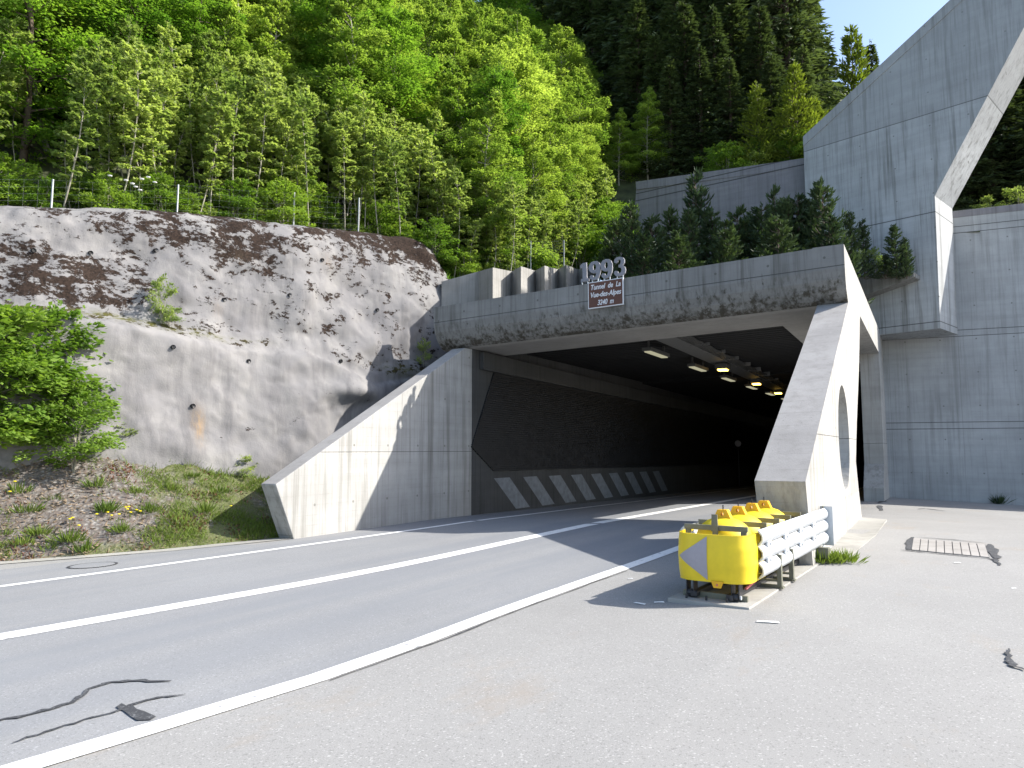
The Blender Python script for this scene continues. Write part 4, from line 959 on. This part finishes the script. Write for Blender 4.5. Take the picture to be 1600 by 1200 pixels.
# tall dark spruces behind the hill wall
for k, (px, Y, h) in enumerate([(930, 54, 21), (962, 52, 20), (1000, 50, 22), (1040, 51, 24), (985, 54, 22), (1072, 50, 20), (1105, 55, 24), (1142, 54, 24), (1175, 52, 24), (1205, 53, 23), (1238, 50, 21), (1262, 52, 16), (900, 55, 24), (855, 58, 22), (1020, 62, 24), (1085, 60, 25), (1160, 62, 26), (1225, 60, 24), (800, 60, 20), (1290, 56, 11)]):
    p = onY(px, 300, Y); z, _ = hillz(p[:2]); plant('spruce_tree', SPRUCE[k % 2], p[0], Y, z[0]-.3, h/24, k*1.7, 'tall dark spruce in the stand behind the dark hill wall', 'tree', 'dark spruces behind the hill wall')
for k, (px, Y, h) in enumerate([(1028, 42.5, 9), (1050, 41, 7.5), (1075, 43, 11), (1098, 41.2, 8), (1122, 42.8, 10), (1145, 41.5, 7), (1062, 46, 13), (1110, 47, 14), (1150, 46.5, 13), (1210, 42.5, 7), (1195, 45, 10), (1262, 43.5, 7), (1000, 44, 12)]):
    p = onY(px, 300, Y); z, _ = hillz(p[:2]); plant('spruce_tree', SPRUCE[k % 2], p[0], Y, z[0]-.3, h/24*1.35, k*2.3, 'tall dark spruce in the stand behind the dark hill wall', 'tree', 'dark spruces behind the hill wall', sz=h/24)
# small dark spruces at the upper left
for k, (px, Y, h) in enumerate([(-30, 22, 16), (640, 66, 20), (700, 68, 22), (20, 36, 20)]):
    p = onY(px, 100, Y); z, _ = hillz(p[:2]); plant('spruce_tree', SPRUCE[k % 2], p[0], Y, z[0]-.3, h/24, k*2.1, 'dark spruce among the bright beeches high on the left slope', 'tree', 'dark spruces among the beeches')
# yellow-green trees in front of the spruces
for k, (px, Y, ptop, s_, lb) in enumerate([(1010, 40.5, 138, 1.0, 'feathery bright green tree just left of the dark spruces'), (1182, 40.5, 125, 1, 'light green tree in front of the dark spruces, left of a taller one'), (1240, 41, 95, 1, 'tall light green tree rising just left of the tower wall corner'), (1272, 42, 150, .8, 'light green tree partly hidden by the tower wall corner'), (1330, 52, 40, .5, 'thin pale tree against the sky above the diagonal wall top'), (965, 39.5, 170, 1, 'feathery bright green tree at the right edge of the beeches')]):
    p = onY(px, ptop, Y); z, _ = hillz(p[:2]); h = p[2]-z[0]; plant('light_green_tree', (LARCH if k not in (0, 5) else BEECH[1:2]*2)[k % 2], p[0], Y, z[0]-.2, max(.3, h/(9 if k not in (0, 5) else 10)*(1 if s_ > .6 else .8)), k*1.3, lb, 'tree', 'light green trees before the spruces', sz=h/(9 if k not in (0, 5) else 10))
p = onY(1360, 68, 60); z, _ = hillz(p[:2]); plant('spruce_tree', SPRUCE[0], p[0], 60, z[0], (p[2]-z[0])/24, .4, 'thin dark spruce tip against the sky above the diagonal wall top', 'tree')
# trees seen through the slanted cut-out
for k, (px, Y, ptop) in enumerate([(1590, 47, 196), (1640, 48, 150), (1545, 52, 262), (1680, 46, 150)]):
    p = onY(px, ptop, Y); z, _ = hillz(p[:2]); plant('spruce_tree', SPRUCE[k % 2], p[0], Y, z[0]-.2, (p[2]-z[0])/24*1.5, k, 'dark tree seen through the slanted cut-out right of the tower wall', 'tree', 'dark trees behind the retaining wall', sz=(p[2]-z[0])/24)
for k, (px, Y, ptop) in enumerate([(1590, 40.6, 290), (1545, 40.4, 305)]):
    p = onY(px, ptop, Y); z, _ = hillz(p[:2]); plant('bush', LOW[k % 2], p[0], Y, z[0]-.1, max(.7, (p[2]-z[0])/1.1), k, ['larger light green bush peeping over the retaining wall top', 'smaller light green bush peeping over the wall beside the cut-out'][k], 'bush')
rs = np.random.RandomState(44)
Lu = []
for _ in range(900):
    x = -15+33*rs.rand(); y = 38+9*rs.rand(); z, d_ = hillz((x, y)); px, py = pix(x, y, z[0]+1)
    if d_[0] < .6 or not (1130 < px < 1300) or len(Lu) > 16 or not clearof(Lu, x, y, .9): continue
    s_ = .6+.6*rs.rand(); plant('forest_bush', (SHRUB+LOW)[rs.randint(4)], x, y, z[0]-.1, s_, rs.rand()*6, 'green understorey bush at the foot of the trees behind the concrete walls', 'bush', 'understorey bushes behind the concrete walls')
for k in range(26):
    px = 1480+9*k; Y = 44+(k*5) % 19; p = onY(px, 300, Y); z, _ = hillz(p[:2])
    plant('spruce_tree', SPRUCE[k % 2], p[0], Y, z[0]-.3, (7+(k*3) % 5)/24*1.3, k, 'dark tree seen through the slanted cut-out right of the tower wall', 'tree', 'dark trees behind the retaining wall', sz=(7+(k*3) % 5)/24)
for k, (px, Y) in enumerate([(948, 33.5), (962, 35.0), (974, 35.9), (985, 36.2), (935, 34.0), (955, 31.5), (968, 33.6)]):
    p = onY(px, 340, Y); z, _ = hillz(p[:2]); plant('undergrowth_bush', (SHRUB+LOW)[k % 4], p[0], Y, z[0]-.1, 1.2+.15*(k % 3), k*1.1, 'leafy bush on the slope at the left end of the dark hill wall', 'bush', 'bushes at the left end of the hill wall')
# pines on the terrace
pl_ = [(985, 318, 25.5), (1018, 340, 26), (962, 345, 26.5), (1048, 325, 27.5), (1086, 272, 30), (1075, 330, 27), (1112, 330, 28.5), (1152, 330, 28.5), (1170, 335, 30), (1190, 322, 28), (1209, 298, 30.5), (1228, 312, 29), (1246, 306, 29.5), (1262, 318, 30.5), (1284, 285, 29), (1296, 335, 28), (1135, 350, 26.5), (1215, 340, 26.5), (1005, 365, 24), (1060, 365, 24.5)]
labs = ['pine left of the tallest terrace pine, over the numerals', 'short pine leaning by the left end of the dark wall', 'leftmost terrace pine at the concrete stub']
for k, (px, py, Y) in enumerate(pl_):
    p = onY(px, py, Y); zb = roll(p[0], 6.45)+.05; h = p[2]-zb
    lab = 'tallest single pine before the dark hill wall' if px == 1086 else 'slim pine in front of the tower wall left edge' if px == 1284 else 'dark green pine in the dense row planted on the portal roof'
    o = plant('pine_tree', PINE[k % 3], p[0], Y, zb, (.75+.35*((k*7) % 5)/5) * min(1.25, .7+h/8) , k*1.9, lab, 'pine', 'pines planted on the portal roof', sz=h/4.0)
for k, (px, py, Y, s_, lab) in enumerate([(1326, 331, 32.2, .62, 'thin pine beside the lintel corner against the pale tower wall'), (1347, 345, 32.6, .5, 'short pine leaning right of the lintel corner'), (1397, 352, 33.0, .58, 'tall pointed pine at the terrace ledge'), (1414, 372, 33.0, .35, 'rightmost small pine at the tip of the terrace ledge'), (1382, 400, 32.8, .5, 'low dark pine at the foot of the pointed pine')]):
    p = onY(px, py, Y); zb = onY(px, 436, Y)[2]; plant('pine_tree', PINE[k % 3], p[0], Y, zb, s_, k, lab, 'pine', sz=(p[2]-zb)/4.0)
p = onY(1366, 388, 32.5); plant('ledge_shrub', LOW[0], p[0], 32.5, p[2]-1.1, .5, 0, 'small sunlit yellow-green shrub among the ledge pines', 'shrub', sz=1.0)
# shrubs of the embankment and rock
def onbank(px, py):
    h = BVB.ray_cast(Vector(ORG), Vector(ray(px, py)).normalized()); return h[0]
for px, py, s_, lab in [(40, 700, 1.5, 'big maple bush at the foot of the rock, left part'), (115, 735, 1.0, 'maple bush hanging over the gravel, right part of the big clump'), (10, 715, 1.55, 'maple bush at the left picture edge below the rock'), (-30, 735, 1.7, 'outermost maple bush at the left picture edge'), (75, 690, 1.3, 'maple bush in the middle of the clump under the ledge')]:
    h = onbank(px, py)
    if h: plant('maple_bush', SHRUB[int(px) % 2], h.x, h.y, h.z-.1, s_, px*.3, lab, 'bush', 'maple bushes on the embankment', sz=s_*1.08)
for px, py, s_, lab in [(700, 436, .5, 'bush') if False else (185, 700, .55, 'small herb bush at the rock foot right of the maples'), (210, 705, .4, 'small bush at the rock foot beside the herb bush'), (385, 745, .55, 'leafy bush near the tip of the wing wall'), (360, 735, .35, 'low bush between rock and wing wall tip')]:
    h = onbank(px, py)
    if h: plant('low_bush', LOW[int(px) % 2], h.x, h.y, h.z-.05, s_, px*.3, lab, 'bush')
for px, py, s_, sz_, lab in [(250, 505, .55, 1.15, 'green weed growing up the rock from the ledge'), (262, 508, .5, .5, 'low weed on the ledge below the taller green one'), (660, 570, .40, .85, 'weed growing in the corner between rock and lintel')]:
    h, _ = hit(px, py)
    if h: plant('rock_weed', LOW[int(px) % 2], h.x+.05, h.y, h.z-.05, s_, px*.3, lab, 'weed', sz=sz_)
# grass and herbs
def blades(P, h, w, rs, lean=.5):
    n = len(P); A = np.c_[rs.randn(n, 2)*lean, np.ones(n)]; N = rndv(rs, n); return leafquads(P, A, N, h, w, rs)
def cover(name, P, h, w, mat, lean=.5):
    V, Qd = blades(P, h, w, rs, lean); return tag(link(name, mesh_np(name, V, Qd, mat, np.repeat(np.clip(.5+.25*rs.randn(len(P)), 0, 1), 4))), kind='stuff')
rs = np.random.RandomState(21)
def bank_pts(n, fn, jit=.0):
    i = rs.randint(0, len(BY)-1, n*6); f_ = rs.rand(n*6); t_ = rs.rand(n*6)
    P = np.stack([BG[i, (t_*(BN-1)).astype(int)]]).reshape(-1, 3); P = P + (BG[i+1, (t_*(BN-1)).astype(int)]-P)*f_[:, None]
    w = fn(P, t_); return P[rs.rand(len(P)) < w][:n]
cl_ = lambda P, s, o: np.clip(fbm(P*s+o, 3)*4+.45, 0, 1)
gfun = lambda P, t: np.clip(np.clip((P[:, 1]-9.3)/2.2, 0, 1)+1.0*np.exp(-((t-.08)/.09)**2), 0, 1)*cl_(P, 1.1, 3)**1.5*.95 + .09*(cl_(P, 1.6, 9) > .75)
P = bank_pts(27000, gfun); cover('bank_grass', P, .04+.22*rs.rand(len(P))**1.8, .010+.010*rs.rand(len(P)), M['grass'], .75)
P = bank_pts(7000, lambda P, t: .25*gfun(P, t)+.10*cl_(P, 1.7, 61)); cover('dry_grass', P, .05+.16*rs.rand(len(P)), .008+.008*rs.rand(len(P)), M['dry'], .8)
P = bank_pts(9000, lambda P, t: cl_(P, 1.3, 21)**3*.9*np.exp(-((P[:, 1]-9.4)/2.4)**2)); cover('red_herbs', P, .04+.08*rs.rand(len(P)), .02+.02*rs.rand(len(P)), M['redherb'], 1.0)
P = bank_pts(9000, lambda P, t: np.clip((10.6-P[:, 1])/2, .05, 1)*.8); P[:, 2] += .005; V, Qd = leafquads(P, np.c_[rs.randn(len(P), 2), rs.randn(len(P))*.25+.1], np.tile([.5, 0, 1.], (len(P), 1))+rs.randn(len(P), 3)*.4, .06+.10*rs.rand(len(P)), .02+.025*rs.rand(len(P)), rs)
tag(link('dry_litter', mesh_np('dry_litter', V, Qd, M['dry'], np.repeat(rs.rand(len(P)), 4))), kind='stuff')
# grass tufts on the gravel and the tuft by the leg
def tuft(name, x, y, z, n, h, rad, mat, label, cat, group=None):
    P = np.c_[x*0+rs.randn(n)*rad, rs.randn(n)*rad, np.zeros(n)]; A = np.c_[P[:, :2]/max(rad, .01)*.45+rs.randn(n, 2)*.2, np.ones(n)]
    V, Qd = leafquads(P, A, rndv(rs, n), h*(.5+.7*rs.rand(n)), h*.09*(.7+.6*rs.rand(n)), rs); o = link(name, mesh_np(name, V, Qd, mat, np.repeat(np.clip(.55+.2*rs.randn(n), 0, 1), 4))); o.location = (x, y, z); return tag(o, label, cat, group)
for px, py in [(88, 780), (36, 850), (130, 862), (110, 845), (75, 858), (40, 800), (165, 800), (150, 760), (210, 770), (190, 830), (235, 800), (265, 765), (300, 745), (285, 820), (320, 800), (345, 770), (30, 770), (12, 835), (60, 835)]:
    h = onbank(px, py)
    if h: tuft('grass_tuft', h.x, h.y, h.z-.02, int(40+90*rs.rand()), .14+.2*rs.rand(), .05+.09*rs.rand(), M['grass'], 'green grass tuft on the gravelly embankment', 'grass tuft', 'grass tufts on the embankment')
for k in range(3):
    p = (-1.50+.16*k, 12.15+.12*k); tuft('weed_tuft', p[0], p[1], .0, 130, .22, .07, M['grass'], ['leftmost weed tuft at the foot of the white portal leg', 'middle weed tuft at the foot of the white portal leg', 'rightmost weed tuft at the foot of the white portal leg'][k], 'weed', 'weeds at the foot of the portal leg')
p = onP(1560, 785, P3, N3); tuft('weed_tuft', p[0], p[1]-.1, GZ(p[0], p[1]), 90, .45, .08, M['needle_p'], 'dark weed at the foot of the tall retaining wall', 'weed')
for px, py in [(108, 823), (112, 821), (122, 833), (167, 812), (173, 817), (185, 815), (195, 804), (200, 803), (203, 812), (212, 808), (218, 810), (198, 807), (22, 764), (14, 780), (360, 801), (150, 815)]:
    h = onbank(px, py)
    if not h: continue
    t = thing('yellow_flower', 'small yellow dandelion flower on the embankment', 'flower', h, 0, 'yellow flowers on the embankment')
    hh = .15; m = MB(); m.tube([h, h+Vector((.01, 0, hh))], .004, 4); m.build('stem', M['grass'], t)
    m = MB(); m.lathe([(0, h.z+hh), (.03, h.z+hh+.005), (.035, h.z+hh+.02), (.0, h.z+hh+.028)], h.x+.01, h.y, 8); m.build('head', M['flower'], t)
# ground cover on the crest and slope edge
pts = []
for k in range(2, 14):
    a, b = foot[k], foot[k+1]; n = int(np.linalg.norm(b[:2]-a[:2])*420); s = rs.rand(n); p = a[:2]+s[:, None]*(b[:2]-a[:2]); nrm = np.array([-(b-a)[1], (b-a)[0]]); nrm /= np.linalg.norm(nrm)
    pts.append(p+nrm*(-.10+2.9*rs.rand(n)**1.2)[:, None])
P2 = np.concatenate(pts); z, _ = hillz(P2); ok = _ > -.05; P = np.c_[P2, z][ok]; P[:, 2] -= .02
cover('crest_undergrowth', P, .16+.26*rs.rand(len(P)), .035+.035*rs.rand(len(P)), M['leaf_deep'], .9)
Lc = []
for k in range(1500):
    i = rs.randint(2, 13); a, b = foot[i], foot[i+1]; s = rs.rand(); p = a[:2]+s*(b[:2]-a[:2]); nrm = np.array([-(b-a)[1], (b-a)[0]]); nrm /= np.linalg.norm(nrm); q = p+nrm*(.55+rs.rand()*2.0); z, d_ = hillz(q)
    if d_[0] < .15 or len(Lc) > 75 or not clearof(Lc, q[0], q[1], .5): continue
    s_ = .7+.7*rs.rand(); plant('undergrowth_bush', (LOW+SHRUB)[rs.randint(4)], q[0], q[1], z[0]-.08, s_*.8, rs.rand()*6, 'leafy undergrowth bush at the brink above the rock and sawtooth wall', 'bush', 'undergrowth bushes along the brink')
#@@FENCE
# wire fences on the brink
def fence(pp, hgt, label, name='wire_fence', nw=9):
    t = thing(name, label, 'fence', tuple(pp[0]))
    tops = []
    for p in pp:
        MB().tube([(p[0], p[1], p[2]-.4), (p[0]+.01, p[1], p[2]+hgt)], .028, 6).build('post', M['wire'], t)
    m = MB()
    for a, b in zip(pp[:-1], pp[1:]):
        a = np.array(a); b = np.array(b); L_ = np.linalg.norm(b-a)
        for k in range(nw):
            zz_ = .08+(hgt-.1)*k/(nw-1); m.tube([a+[0, 0, zz_], (a+b)/2+[0, 0, zz_-.03], b+[0, 0, zz_]], .002, 3, False)
        n = int(L_/.3)
        for j in range(1, n): q = a+(b-a)*j/n; m.tube([q+[0, 0, .08], q+[0, 0, hgt-.02]], .0012, 3, False)
    m.build('wire_mesh', M['wire'], t); return t
def onhill(px, py, off):
    # point on the brink strip at about 'off' metres behind the foot line
    return march(px, py, lambda P: (lambda r: P[2] < r[0][0])(hillz(P[:2])) )
def brink(i, s, off):
    a, b = foot[i], foot[i+1]; p = a[:2]+s*(b[:2]-a[:2]); nrm = np.array([-(b-a)[1], (b-a)[0]]); nrm /= np.linalg.norm(nrm); q = p+nrm*off; z, _ = hillz(q); return (q[0], q[1], float(z[0]))
fence([brink(1, .6, .2), brink(2, .55, .15), brink(3, .3, .15), brink(4, .2, .15), brink(5, .1, .15), brink(5, .9, .15)], 1.6, 'tall wire fence running along the brink above the rock face')
a = onY(829, 414, 25.2); b = onY(881, 411, 27.0)
fence([(a[0]-2.6, 25.6, a[2]-.2), tuple(a), tuple(b)], 1.0, 'short wire fence with two light posts above the sawtooth wall', nw=8)
# cow parsley by the fence
for k, (px, py) in enumerate([(190, 285), (200, 290), (215, 283), (205, 295), (225, 280), (235, 288), (165, 278), (212, 300)]):
    p = rockpt(px, py, 1.9); t = thing('white_flower', 'white umbel flower in the undergrowth by the left fence', 'flower', p, 0, 'white flowers by the fence')
    m = MB(); m.lathe([(0, p[2]), (.05, p[2]+.01), (.06, p[2]+.03), (0, p[2]+.035)], p[0]+.2, p[1], 8); m.build('umbel', M['wflower'], t); MB().tube([(p[0]+.2, p[1], p[2]-.5), (p[0]+.2, p[1], p[2])], .005, 4).build('stem', M['grass'], t)

# scraps of litter on the pavement
for k, (px, py, L_, a_, lab) in enumerate([(1200, 973, .30, .2, 'long pale paper scrap lying in front of the crash cushion'), (1000, 944, .20, -.3, 'white paper scrap in the shadow left of the crash cushion'), (1030, 942, .16, .5, 'small pale scrap in the cushion shadow nearest the base slab'), (1496, 880, .14, .4, 'white scrap on the pavement just before the drain slabs'), (1584, 920, .10, .8, 'white speck of litter at the right edge of the pavement'), (985, 905, .10, .2, 'tiny pale scrap at the edge of the road shadow')]):
    p = onG(px, py); m = MB(); L_ *= .75; w = L_*.30; ca, sa = math.cos(a_), math.sin(a_)
    pts_ = [(-L_/2, -w/2, .006), (-.1*L_, -w/2, .010), (L_/2, -w*.3, .007), (L_*.45, w/2, .012), (0, w*.35, .011), (-L_*.45, w*.5, .008)]
    m.prism([(p[0]+x*ca-y*sa, p[1]+x*sa+y*ca, p[2]+z) for x, y, z in pts_], (0, 0, .003)); tag(m.build('litter_scrap', M['wflower']), lab, 'litter')
